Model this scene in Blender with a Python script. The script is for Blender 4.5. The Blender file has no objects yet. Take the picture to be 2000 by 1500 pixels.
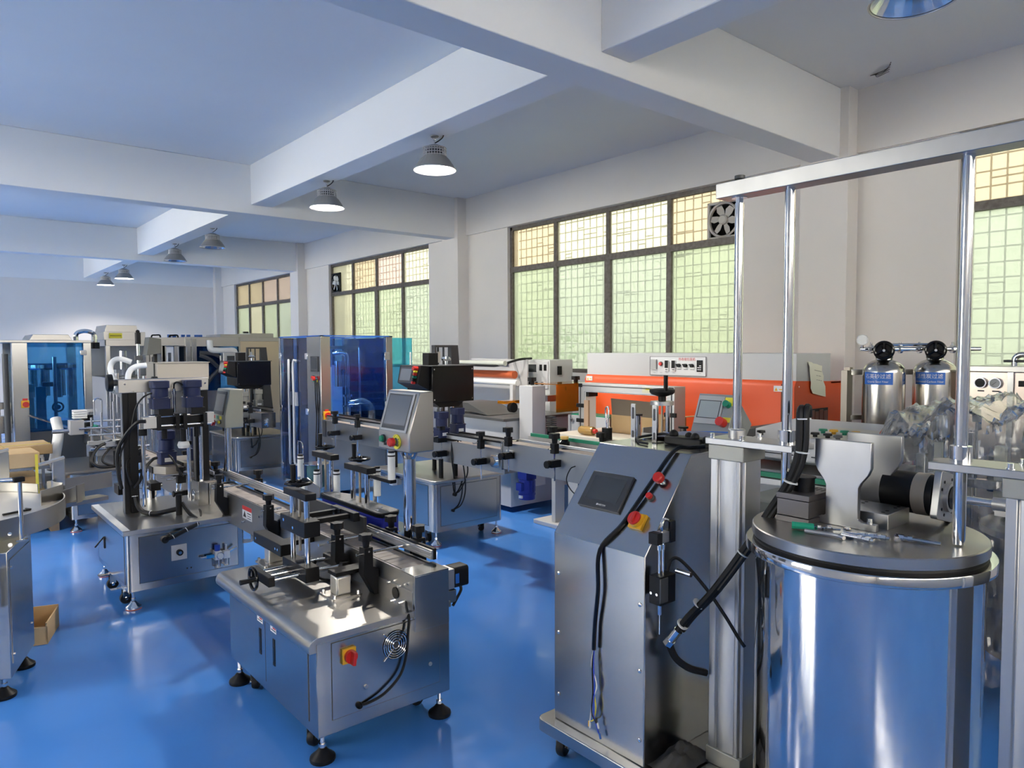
import bpy, bmesh, math, random
from mathutils import Matrix, Vector
random.seed(7)
SC = bpy.context.scene
COL = SC.collection
R = math.radians

# ------------------------------------------------------------ camera
YAW, PITCH, ROLL, EYE = R(39.98), R(2.8), R(0.244), 1.65
fw = Vector((math.sin(YAW)*math.cos(PITCH), math.cos(YAW)*math.cos(PITCH), -math.sin(PITCH)))
rt = Vector((math.cos(YAW), -math.sin(YAW), 0)); dn = fw.cross(rt)
r2 = math.cos(ROLL)*rt + math.sin(ROLL)*dn
d2 = -math.sin(ROLL)*rt + math.cos(ROLL)*dn
cam = bpy.data.cameras.new('camera'); cam.sensor_width = 36; cam.lens = 1390/2000*36; cam.clip_start = .05; cam.clip_end = 200
co = bpy.data.objects.new('camera', cam); COL.objects.link(co)
co.matrix_world = Matrix(((r2.x, -d2.x, -fw.x, 0), (r2.y, -d2.y, -fw.y, 0), (r2.z, -d2.z, -fw.z, EYE), (0, 0, 0, 1)))
SC.camera = co

# ------------------------------------------------------------ world, exposure
W = bpy.data.worlds.new('sky'); SC.world = W; W.use_nodes = True
bg = W.node_tree.nodes['Background']; bg.inputs[0].default_value = (1, .945, .85, 1); bg.inputs[1].default_value = 8.5
SC.view_settings.view_transform = 'Standard'; SC.view_settings.look = 'None'
SC.view_settings.gamma = 1; SC.view_settings.exposure = 1.08
LAMP_POWER = 540.0
cy = SC.cycles
cy.transparent_max_bounces = 24; cy.sample_clamp_indirect = 6; cy.max_bounces = 10; cy.diffuse_bounces = 4; cy.glossy_bounces = 4
cy.caustics_refractive = False; cy.caustics_reflective = False

# ------------------------------------------------------------ materials
MATS = {}
def mat(name, col, rough=.5, metal=0., spec=.5, emit=0., noise=None, bump=0., coat=0., rvar=0., stretch=None, nscale=8., detail=4.):
    """noise: second colour mixed in by a noise texture; rvar: roughness variation; stretch: (sx,sy,sz)"""
    if name in MATS: return MATS[name]
    m = bpy.data.materials.new(name); m.use_nodes = True; nt = m.node_tree; N = nt.nodes; Lk = nt.links
    b = N['Principled BSDF']
    b.inputs['Base Color'].default_value = (*col, 1); b.inputs['Roughness'].default_value = rough; b.inputs['Metallic'].default_value = metal
    b.inputs['Specular IOR Level'].default_value = spec
    if coat: b.inputs['Coat Weight'].default_value = coat; b.inputs['Coat Roughness'].default_value = .08
    if emit: b.inputs['Emission Color'].default_value = (*col, 1); b.inputs['Emission Strength'].default_value = emit
    if noise or bump or rvar:
        tc = N.new('ShaderNodeTexCoord'); mp = N.new('ShaderNodeMapping'); nz = N.new('ShaderNodeTexNoise')
        if stretch: mp.inputs['Scale'].default_value = stretch
        nz.inputs['Scale'].default_value = nscale; nz.inputs['Detail'].default_value = detail
        Lk.new(tc.outputs['Object'], mp.inputs[0]); Lk.new(mp.outputs[0], nz.inputs['Vector'])
        if noise:
            mx = N.new('ShaderNodeMix'); mx.data_type = 'RGBA'
            mx.inputs[6].default_value = (*col, 1); mx.inputs[7].default_value = (*noise, 1)
            cr = N.new('ShaderNodeValToRGB'); cr.color_ramp.elements[0].position = .35; cr.color_ramp.elements[1].position = .7
            Lk.new(nz.outputs['Fac'], cr.inputs[0]); Lk.new(cr.outputs[0], mx.inputs[0]); Lk.new(mx.outputs[2], b.inputs['Base Color'])
        if rvar:
            mr = N.new('ShaderNodeMapRange'); mr.inputs['To Min'].default_value = max(.02, rough-rvar); mr.inputs['To Max'].default_value = rough+rvar
            Lk.new(nz.outputs['Fac'], mr.inputs[0]); Lk.new(mr.outputs[0], b.inputs['Roughness'])
        if bump:
            bp = N.new('ShaderNodeBump'); bp.inputs['Strength'].default_value = bump; bp.inputs['Distance'].default_value = .01
            Lk.new(nz.outputs['Fac'], bp.inputs['Height']); Lk.new(bp.outputs[0], b.inputs['Normal'])
    MATS[name] = m; return m
def sheer(name, tint, clear=.8, rough=.05, wave=0., haze=None, milky=0., ior=1.45):
    """thin sheet of tinted acrylic, film or glass: clear see-through plus gloss plus optional milky scatter"""
    m = bpy.data.materials.new(name); m.use_nodes = True; nt = m.node_tree; N = nt.nodes; Lk = nt.links
    N.remove(N['Principled BSDF']); out = N['Material Output']
    tr = N.new('ShaderNodeBsdfTransparent'); tr.inputs[0].default_value = (*tint, 1)
    gl = N.new('ShaderNodeBsdfGlossy'); gl.inputs['Roughness'].default_value = rough; gl.inputs[0].default_value = (1, 1, 1, 1)
    fr = N.new('ShaderNodeFresnel'); fr.inputs[0].default_value = ior
    m1 = N.new('ShaderNodeMixShader'); last = tr.outputs[0]
    if milky:
        tl = N.new('ShaderNodeBsdfTranslucent'); tl.inputs[0].default_value = (*(haze or tint), 1)
        m2 = N.new('ShaderNodeMixShader'); m2.inputs[0].default_value = milky
        Lk.new(tr.outputs[0], m2.inputs[1]); Lk.new(tl.outputs[0], m2.inputs[2]); last = m2.outputs[0]
    elif haze:
        tl = N.new('ShaderNodeBsdfDiffuse'); tl.inputs[0].default_value = (*haze, 1)
        m2 = N.new('ShaderNodeMixShader'); m2.inputs[0].default_value = 1-clear
        Lk.new(tr.outputs[0], m2.inputs[1]); Lk.new(tl.outputs[0], m2.inputs[2]); last = m2.outputs[0]
    Lk.new(fr.outputs[0], m1.inputs[0]); Lk.new(last, m1.inputs[1]); Lk.new(gl.outputs[0], m1.inputs[2]); Lk.new(m1.outputs[0], out.inputs[0])
    if wave:
        tc = N.new('ShaderNodeTexCoord'); nz = N.new('ShaderNodeTexNoise'); nz.inputs['Scale'].default_value = 60; nz.inputs['Detail'].default_value = 3
        bp = N.new('ShaderNodeBump'); bp.inputs['Strength'].default_value = wave
        Lk.new(tc.outputs['Object'], nz.inputs['Vector']); Lk.new(nz.outputs['Fac'], bp.inputs['Height'])
        Lk.new(bp.outputs[0], gl.inputs['Normal'])
    MATS[name] = m; return m

STEEL = mat('brushed_steel', (.46, .455, .44), .22, 1., rvar=.012, stretch=(3, 3, 60), nscale=4)
STEELH = mat('brushed_steel_along', (.46, .445, .42), .32, 1., rvar=.015, stretch=(60, 2, 2), nscale=4)
POLISH = mat('mirror_steel', (.70, .70, .70), .07, 1., rvar=.05, stretch=(60, 60, .6), nscale=2)
CHROME = mat('chrome', (.78, .78, .78), .10, 1.)
ALU = mat('milled_aluminium', (.48, .475, .47), .34, 1., noise=(.40, .395, .39), nscale=5, rvar=.05)
ALUM = mat('anodised_aluminium', (.52, .515, .51), .42, 1.)
CASTG = mat('grey_cast_block', (.40, .39, .34), .5, .6)
BLACK = mat('black_anodised', (.006, .006, .007), .45, spec=.25)
BLACKG = mat('black_gloss_plastic', (.005, .005, .006), .18, spec=.35)
RUBBER = mat('black_rubber', (.008, .008, .009), .55, spec=.3)
DARK = mat('dark_grey', (.05, .052, .055), .45)
SCREEN = mat('screen_glass', (.16, .17, .185), .10, spec=.6)
SCRDK = mat('screen_dark', (.05, .055, .06), .12)
BEZEL = mat('screen_bezel', (.035, .037, .042), .4)
GREYP = mat('grey_panel_plastic', (.42, .43, .43), .5)
NAVY = mat('navy_motor_paint', (.016, .024, .075), .42, spec=.3)
BLUEP = mat('blue_motor_paint', (.015, .03, .30), .35)
BLUEB = mat('blue_sponge', (.02, .03, .36), .8, bump=.2, nscale=200)
WHITE = mat('white_paint', (.52, .525, .53), .42)
WHITEP = mat('white_plastic', (.80, .80, .78), .4)
ORANGE = mat('orange_paint', (.74, .085, .010), .45)
RED = mat('red_plastic', (.55, .02, .015), .35)
YEL = mat('yellow_plastic', (.80, .42, .02), .45)
YEL2 = mat('yellow_ring', (.85, .75, .05), .5)
GREEN = mat('green_guide', (.01, .25, .14), .45)
BLUESTK = mat('blue_sticker', (.02, .13, .50), .4)
PAPER = mat('paper', (.80, .79, .66), .8)
STICK = mat('white_sticker', (.75, .75, .74), .5)
INK = mat('ink', (.03, .03, .035), .6)
REDINK = mat('red_ink', (.55, .03, .03), .6)
BELT = mat('conveyor_plate', (.34, .29, .26), .5, noise=(.26, .225, .2), nscale=14, rvar=.1)
CARD = mat('cardboard', (.60, .42, .22), .8, noise=(.53, .36, .18), nscale=4)
STRAP = mat('yellow_strap', (.75, .62, .06), .5)
TEAL = mat('teal_label_roll', (.02, .10, .13), .5)
CLOTH = mat('grey_cloth', (.06, .058, .055), .9, bump=.3, nscale=30)
FILM = sheer('stretch_film', (.95, .96, .96), .84, .14, wave=.3, haze=(.78, .79, .77))
ACRY = sheer('blue_acrylic', (.54, .75, .98), .95, .03, haze=(.03, .16, .9))
ACRYC = sheer('cyan_acrylic', (.40, .82, .95), .82, .03, haze=(.05, .50, .75))
ACRYD = sheer('deep_blue_acrylic', (.30, .60, .84), .82, .03, haze=(.005, .09, .33))
AMBER = sheer('amber_acrylic', (.95, .50, .03), .75, .05, haze=(.75, .32, .02))
CLEAR = sheer('clear_plastic', (.92, .94, .96), .85, .08, haze=(.7, .75, .8))
OIL = sheer('amber_liquid_bottle', (.85, .62, .28), .6, .08, haze=(.7, .45, .15))

# ------------------------------------------------------------ shapes
class G:
    def __init__(s, v=(), f=()): s.v = list(v); s.f = list(f)
    def __add__(s, o):
        n = len(s.v); return G(s.v+o.v, s.f+[tuple(i+n for i in q) for q in o.f])
    def __radd__(s, o): return s
    def at(s, x, y, z): return G([(a+x, b+y, c+z) for a, b, c in s.v], s.f)
    def xf(s, M): return G([tuple(M @ Vector(p)) for p in s.v], s.f)
    def rot(s, ax, deg, c=(0, 0, 0)):
        return s.xf(Matrix.Translation(c) @ Matrix.Rotation(R(deg), 4, ax) @ Matrix.Translation([-i for i in c]))
def box(x0, x1, y0, y1, z0, z1):
    return G([(x0,y0,z0),(x1,y0,z0),(x1,y1,z0),(x0,y1,z0),(x0,y0,z1),(x1,y0,z1),(x1,y1,z1),(x0,y1,z1)],
             [(0,3,2,1),(4,5,6,7),(0,1,5,4),(1,2,6,5),(2,3,7,6),(3,0,4,7)])
def cbox(c, sx, sy, sz): return box(c[0]-sx/2, c[0]+sx/2, c[1]-sy/2, c[1]+sy/2, c[2]-sz/2, c[2]+sz/2)
def _frame(d):
    d = Vector(d).normalized(); a = Vector((0, 0, 1)) if abs(d.z) < .9 else Vector((1, 0, 0))
    u = a.cross(d).normalized(); return u, d.cross(u)
def cyl(p, q, r, r1=None, n=14):
    p = Vector(p); q = Vector(q); r1 = r if r1 is None else r1; u, w = _frame(q-p); v = []
    for c, rr in ((p, r), (q, r1)):
        for i in range(n):
            a = 2*math.pi*i/n; v.append(tuple(c+rr*(math.cos(a)*u+math.sin(a)*w)))
    f = [(i, (i+1) % n, n+(i+1) % n, n+i) for i in range(n)]+[tuple(range(n-1, -1, -1)), tuple(range(n, 2*n))]
    return G(v, f)
def rod(ax, c, a, b, r, n=14):
    """cylinder along an axis, c = the two other coordinates"""
    if ax == 'x': return cyl((a, *c), (b, *c), r, n=n)
    if ax == 'y': return cyl((c[0], a, c[1]), (c[0], b, c[1]), r, n=n)
    return cyl((*c, a), (*c, b), r, n=n)
def spl(pts, k=6):
    P = [Vector(p) for p in pts]; P = [P[0]*2-P[1]]+P+[P[-1]*2-P[-2]]; o = []
    for i in range(1, len(P)-2):
        for j in range(k):
            t = j/k; a, b, c, d = P[i-1:i+3]
            o.append(.5*((2*b)+(c-a)*t+(2*a-5*b+4*c-d)*t*t+(3*b-a-3*c+d)*t**3))
    return o+[P[-2]]
def tube(pts, r, n=8, k=6, closed=False):
    P = spl(pts, k) if k else [Vector(p) for p in pts]; v = []; f = []; m = len(P); u = None
    for i, p in enumerate(P):
        if closed: d = P[(i+1) % m]-P[i-1]
        else: d = P[min(i+1, m-1)]-P[max(i-1, 0)]
        d.normalize()
        if u is None: u, w = _frame(d)
        else:
            u = (u-d*u.dot(d)).normalized(); w = d.cross(u)
        for j in range(n):
            a = 2*math.pi*j/n; v.append(tuple(p+r*(math.cos(a)*u+math.sin(a)*w)))
    for i in range(m if closed else m-1):
        i2 = (i+1) % m
        for j in range(n): f.append((i*n+j, i*n+(j+1) % n, i2*n+(j+1) % n, i2*n+j))
    if not closed: f += [tuple(range(n-1, -1, -1)), tuple(range((m-1)*n, m*n))]
    return G(v, f)
def torus(c, Rr, r, ax='z', n=28, k=8):
    pts = []
    for i in range(n):
        a = 2*math.pi*i/n; x, y = Rr*math.cos(a), Rr*math.sin(a)
        pts.append((c[0]+x, c[1]+y, c[2]) if ax == 'z' else ((c[0], c[1]+x, c[2]+y) if ax == 'x' else (c[0]+x, c[1], c[2]+y)))
    return tube(pts, r, k, 0, True)
def lathe(c, prof, n=24, ax='z', close=True):
    v = []; m = len(prof)
    for i in range(n):
        a = 2*math.pi*i/n; ca, sa = math.cos(a), math.sin(a)
        for r, h in prof:
            q = (r*ca, r*sa, h) if ax == 'z' else ((h, r*ca, r*sa) if ax == 'x' else (r*sa, h, r*ca))
            v.append((c[0]+q[0], c[1]+q[1], c[2]+q[2]))
    f = []
    for i in range(n):
        i2 = (i+1) % n
        for j in range(m-1): f.append((i*m+j, i2*m+j, i2*m+j+1, i*m+j+1))
    if close:
        f += [tuple(i*m for i in range(n-1, -1, -1)), tuple(i*m+m-1 for i in range(n))]
    return G(v, f)
def prism(pts, ax, a, b):
    n = len(pts); v = []
    for t in (a, b):
        for p, q in pts: v.append((t, p, q) if ax == 'x' else ((p, t, q) if ax == 'y' else (p, q, t)))
    return G(v, [tuple(range(n-1, -1, -1)), tuple(range(n, 2*n))]+[(i, (i+1) % n, n+(i+1) % n, n+i) for i in range(n)])
def rrect(x0, x1, y0, y1, r, n=4):
    o = []
    for cx, cyy, a0 in ((x1-r, y1-r, 0), (x0+r, y1-r, 90), (x0+r, y0+r, 180), (x1-r, y0+r, 270)):
        for i in range(n+1):
            a = R(a0+90*i/n); o.append((cx+r*math.cos(a), cyy+r*math.sin(a)))
    return o
def ball(c, r, n=12, sz=1.):
    return lathe(c, [(max(r*math.sin(math.pi*i/8), 1e-4), -r*sz*math.cos(math.pi*i/8)) for i in range(9)], n, close=False)
def strip(pts, h, t, ax='z'):
    """upright sheet following a floor line"""
    v = []; f = []; m = len(pts); P = [Vector((*p, 0)) for p in pts]
    for i, p in enumerate(P):
        d = (P[min(i+1, m-1)]-P[max(i-1, 0)]).normalized(); nrm = Vector((-d.y, d.x, 0))*t/2
        for q in (p-nrm, p+nrm):
            for z in h: v.append((q.x, q.y, z))
    for i in range(m-1):
        a, b = 4*i, 4*i+4
        f += [(a, b, b+1, a+1), (a+2, a+3, b+3, b+2), (a+1, b+1, b+3, a+3), (a, a+2, b+2, b)]
    f += [(0, 1, 3, 2), (4*m-4, 4*m-2, 4*m-1, 4*m-3)]
    return G(v, f)

# ------------------------------------------------------------ objects
def link(name, g, m, org=(0, 0, 0), bev=0., seg=2, me=None):
    if me is None:
        me = bpy.data.meshes.new(name); ox, oy, oz = org
        me.from_pydata([(a-ox, b-oy, c-oz) for a, b, c in g.v], [], g.f)
        bm = bmesh.new(); bm.from_mesh(me); bmesh.ops.recalc_face_normals(bm, faces=bm.faces); bm.to_mesh(me); bm.free()
        me.shade_smooth(); me.set_sharp_from_angle(angle=R(34)); me.materials.append(m)
    o = bpy.data.objects.new(name, me); COL.objects.link(o)
    if bev:
        md = o.modifiers.new('edge', 'BEVEL'); md.width = bev; md.segments = seg; md.limit_method = 'ANGLE'; md.angle_limit = R(40)
    return o
SMALL = {'screws', 'side_bolts', 'slots', 'cap_screws', 'housing_screws', 'beam_screws', 'plate_screws', 'panel_screws', 'end_screws', 'arm_bolts', 'anchor_bolts', 'mount_screws', 'bolt_holes', 'screw_holes', 'small_holes', 'vent_slots', 'side_nuts', 'security_grille', 'cooling_ribs', 'print', 'timer_keys', 'rack_rollers', 'fan_grille', 'fan_blades', 'grille_stays', 'front_slots', 'adapter_lumps'}
class Th:
    """a thing (Empty at its base) or one of its parts"""
    def __init__(s, o, org): s.o = o; s.org = org
    def add(s, name, g, m, bev=0., seg=2, label=None, kind=None):
        if name in SMALL: kind = 'stuff'
        o = link(name, g, m, s.org, bev, seg); o.parent = s.o
        if label: o['label'] = label
        if kind: o['kind'] = kind
        return Th(o, s.org)
    def text(s, body, size, loc, rot, m=None, name='lettering', align='CENTER', ext=.0004, sx=1.):
        cu = bpy.data.curves.new(name, 'FONT'); cu.body = body; cu.size = size; cu.align_x = align; cu.align_y = 'CENTER'; cu.extrude = ext
        cu.materials.append(m or INK)
        tmp = bpy.data.objects.new(name, cu); COL.objects.link(tmp); me = bpy.data.meshes.new_from_object(tmp)
        bpy.data.objects.remove(tmp); bpy.data.curves.remove(cu)
        o = bpy.data.objects.new(name, me); COL.objects.link(o); o.parent = s.o
        o.location = [loc[i]-s.org[i] for i in range(3)]; o.rotation_euler = rot; o.scale = (sx, 1, 1); return o
def tag(o, label, cat, group=None, kind=None):
    o['label'] = label; o['category'] = cat
    if group: o['group'] = group
    if kind: o['kind'] = kind
def thing(name, label, cat, loc, group=None):
    o = bpy.data.objects.new(name, None); COL.objects.link(o); o.location = loc; o.empty_display_size = .1
    tag(o, label, cat, group); return Th(o, loc)
def solo(name, label, cat, g, m, group=None, bev=0., seg=2, org=(0, 0, 0)):
    o = link(name, g, m, org, bev, seg); o.location = org; tag(o, label, cat, group); return Th(o, org)
def struct(name, g, m, bev=0.):
    o = link(name, g, m, (0, 0, 0), bev); o['kind'] = 'structure'; return Th(o, (0, 0, 0))
def dup(t, loc, label=None, group=None):
    def cp(o, par):
        c = o.copy(); COL.objects.link(c)
        if par: c.parent = par
        for k in o.children: cp(k, c)
        return c
    c = cp(t.o, None); c.location = loc
    if label: c['label'] = label
    if group: c['group'] = group
    return Th(c, loc)
FX = (R(90), 0, R(-90))      # lettering on a face that looks to -X
FY = (R(90), 0, 0)           # lettering on a face that looks to -Y
# ------------------------------------------------------------ room shell
XW, ZC, YF, XL, YB = 6.58, 3.96, 20.5, -5.4, -4.2
WALL = mat('wall_plaster', (.74, .70, .655), .75, noise=(.71, .675, .63), nscale=1.3, bump=.04)
CEIL = mat('ceiling_plaster', (.82, .815, .80), .8, noise=(.79, .785, .77), nscale=.8)
def floor_mat():
    m = mat('blue_epoxy', (.018, .135, .60), .13, spec=.5, coat=.0)
    nt = m.node_tree; N = nt.nodes; Lk = nt.links; b = N['Principled BSDF']
    tc = N.new('ShaderNodeTexCoord')
    n1 = N.new('ShaderNodeTexNoise'); n1.inputs['Scale'].default_value = .9; n1.inputs['Detail'].default_value = 6
    n2 = N.new('ShaderNodeTexNoise'); n2.inputs['Scale'].default_value = 7; n2.inputs['Detail'].default_value = 8; n2.inputs['Roughness'].default_value = .7
    mp = N.new('ShaderNodeMapping'); mp.inputs['Rotation'].default_value = (0, 0, R(25)); mp.inputs['Scale'].default_value = (.6, 5, 1)
    n3 = N.new('ShaderNodeTexNoise'); n3.inputs['Scale'].default_value = 2.2; n3.inputs['Detail'].default_value = 9; n3.inputs['Roughness'].default_value = .75
    for n in (n1, n2): Lk.new(tc.outputs['Object'], n.inputs['Vector'])
    Lk.new(tc.outputs['Object'], mp.inputs[0]); Lk.new(mp.outputs[0], n3.inputs['Vector'])
    r1 = N.new('ShaderNodeValToRGB'); e = r1.color_ramp.elements; e[0].position = .3; e[0].color = (.052, .21, .62, 1); e[1].position = .75; e[1].color = (.075, .265, .72, 1)
    Lk.new(n1.outputs['Fac'], r1.inputs[0])
    r3 = N.new('ShaderNodeValToRGB'); e = r3.color_ramp.elements; e[0].position = .70; e[0].color = (0, 0, 0, 1); e[1].position = .82; e[1].color = (.15, .15, .15, 1)
    Lk.new(n3.outputs['Fac'], r3.inputs[0])
    mx = N.new('ShaderNodeMix'); mx.data_type = 'RGBA'; mx.inputs[7].default_value = (.22, .36, .66, 1)
    Lk.new(r3.outputs[0], mx.inputs[0]); Lk.new(r1.outputs[0], mx.inputs[6]); Lk.new(mx.outputs[2], b.inputs['Base Color'])
    mr = N.new('ShaderNodeMapRange'); mr.inputs['From Min'].default_value = .3; mr.inputs['From Max'].default_value = .7; mr.inputs['To Min'].default_value = .07; mr.inputs['To Max'].default_value = .27
    Lk.new(n2.outputs['Fac'], mr.inputs[0]); Lk.new(mr.outputs[0], b.inputs['Roughness'])
    return m
struct('floor', box(XL-.2, XW+.2, YB-.2, YF+.2, -.2, 0), floor_mat())
struct('ceiling', box(XL-.2, XW+.2, YB-.2, YF+.2, ZC, ZC+.2), CEIL)
struct('wall_back', box(XL-.2, XW+.2, YF, YF+.2, 0, ZC), WALL)
# behind the camera: unseen wall, its high open band added as fill light
struct('wall_front', box(XL-.2, -4.6, YB-.2, YB, 0, ZC)+box(5.4, XW+.2, YB-.2, YB, 0, ZC)+box(-4.6, 5.4, YB-.2, YB, 3.42, ZC)+box(-4.6, 5.4, YB-.2, YB, 0, 2.75), WALL)
# transverse beams, columns, lengthwise beams with the lamps
BY = [(-2.9, -2.63), (3.06, 3.33), (8.99, 9.23), (14.9, 15.14)]
for i, (a, b) in enumerate(BY):
    struct('beam', box(XL, XW-.17, a, b, 3.355, ZC), CEIL, .006)
    struct('column', box(XW-.18, XW+.05, a-.08, b+.10, 0, ZC), WALL, .006)
struct('column', box(XW-.18, XW+.05, 20.3, YF, 0, ZC), WALL)
ys = [YB]+[q for p in BY for q in p]+[YF]
for i in range(0, len(ys), 2):
    for x in (3.29, -2.9): struct('beam', box(x, x+.27, ys[i], ys[i+1], 3.467, ZC), CEIL, .006)
struct('trim_1', box(XL, XW, YF-.03, YF, 3.39, ZC), CEIL)
# window walls: strips around the openings; the unseen left ones are added for daylight
WIN = [(-1.6, 2.17), (4.19, 7.96), (10.01, 13.74), (15.68, 19.40)]
ZS, ZT, ZM = 1.34, 3.40, 2.80
def window_wall(name, x0, x1, lint, wins):
    g = box(x0, x1, YB, YF, 0, ZS) + box(lint[0], lint[1], YB, YF, ZT, ZC); y = YB
    for a, b in wins:
        g = g + box(x0, x1, y, a, ZS, ZT); y = b
    struct(name, g + box(x0, x1, y, YF, ZS, ZT), WALL)
window_wall('wall_right', XW+.02, XW+.22, (XW-.02, XW+.22), WIN)
window_wall('wall_left', XL-.22, XL-.02, (XL-.22, XL+.02), WIN[1:])
FRAME = mat('bronze_window_frame', (.16, .142, .125), .5, .3, noise=(.10, .085, .07), nscale=25)
GRILLE = mat('grey_security_bars', (.16, .16, .14), .6)
TINTS = [(0.394, 0.396, 0.352), (0.36, 0.389, 0.345), (0.367, 0.336, 0.321), (0.367, 0.396, 0.372), (0.36, 0.336, 0.284)]
PANES = [sheer('frosted_pane_%d' % i, [c*.9 for c in t], .5, .3, wave=.6, haze=[c*1.18 for c in t], milky=.34, ior=1.12) for i, t in enumerate(TINTS)]
CLEARPANE = sheer('clear_pane', (.95, .97, .97), .9, .02); rnd = random.Random(3)
for wi, (a, b) in enumerate(WIN):
    for side in ((1, -1) if wi else (1,)):  # unseen left side: added windows, clear panes for more daylight
        xw = XW+.10 if side == 1 else XL-.10
        wl = struct('window_%d' % (wi+1 if side == 1 else wi+5), box(xw-.03, xw+.03, a, b, ZT-.05, ZT)+box(xw-.03, xw+.03, a, b, ZS, ZS+.05)
                    + box(xw-.03, xw+.03, a, a+.05, ZS, ZT)+box(xw-.03, xw+.03, b-.05, b, ZS, ZT), FRAME)
        wl.add('transom', box(xw-.035, xw+.035, a, b, ZM-.045, ZM+.03), FRAME)
        w = (b-a)/4
        for k in range(4):
            y0, y1 = a+k*w, a+(k+1)*w
            if k: wl.add('mullion', box(xw-.03, xw+.03, y0-(.05 if k == 2 else .032), y0+(.05 if k == 2 else .032), ZS, ZM-.045)+box(xw-.025, xw+.025, y0-.028, y0+.028, ZM+.03, ZT), FRAME)
            wl.add('pane', box(xw+.004, xw+.008, y0+.02, y1-.02, ZS+.04, ZM-.04), PANES[rnd.choice((0, 1, 1, 3))] if side == 1 else CLEARPANE)
            wl.add('pane', box(xw+.004, xw+.008, y0+.02, y1-.02, ZM+.02, ZT-.04), PANES[rnd.choice((0, 2, 4, 4))] if side == 1 else CLEARPANE)
        if side == 1:
            g = G(); xb = xw+.14; y = a+.03; z = ZS
            while z < ZT: g = g+box(xb, xb+.006, a, b, z, z+.013); z += .125
            while y < b:
                g = g+box(xb-.006, xb, y, y+.014, ZS, ZT); y += .115
            for _ in range(70):
                yy = a+.03+.115*rnd.randrange(int((b-a)/.115)); zz = ZS+.06+rnd.random()*1.95
                g = g+box(xb-.008, xb+.004, yy, yy+.115*rnd.choice((1, 1, 2)), zz, zz+.012)
                if rnd.random() < .4: g = g+box(xb-.008, xb+.004, yy, yy+.012, zz-.25, zz)
            wl.add('security_grille', g, GRILLE)
# outside: pale rendered wall of the next building, ground strip and a hedge
struct('exterior_ground', box(XW+.25, XW+5.6, YB-3, YF+3, -.4, -.3), mat('yard_concrete', (.42, .43, .38), .9))
struct('exterior_wall', box(XW+5.2, XW+5.4, YB-3, YF+3, -.4, 3.75), mat('pale_green_cladding', (.74, .76, .66), .9, noise=(.68, .72, .60), nscale=.5))
hr = random.Random(21); hv = []; hf = []
for cx_, cy_, rr_, hh_ in ((8.6, 8.9, .75, 2.3), (8.9, 10.0, .8, 2.0), (8.4, 14.6, .7, 2.2), (8.6, 18.5, .9, 2.6)):
    for _ in range(900):
        a, b, q = hr.uniform(0, 6.28), hr.random(), hr.random()**.5; x, y, z = cx_+rr_*q*math.cos(a), cy_+rr_*q*math.sin(a), -.3+hh_*b
        u = Vector((hr.uniform(-1, 1), hr.uniform(-1, 1), hr.uniform(-1, 1))).normalized(); w = u.cross(Vector((hr.uniform(-1, 1), hr.uniform(-1, 1), .3))).normalized(); n = len(hv)
        for c, d in ((-.05, 0), (0, -.022), (.05, 0), (0, .022)): hv.append(tuple(Vector((x, y, z))+u*c+w*d))
        hf.append((n, n+1, n+2, n+3))
hd_ = solo('hedge', 'green shrubs growing outside the windows', 'shrubs', G(hv, hf), mat('leaf_green', (.16, .32, .06), .6)); hd_.o['kind'] = 'stuff'
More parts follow.
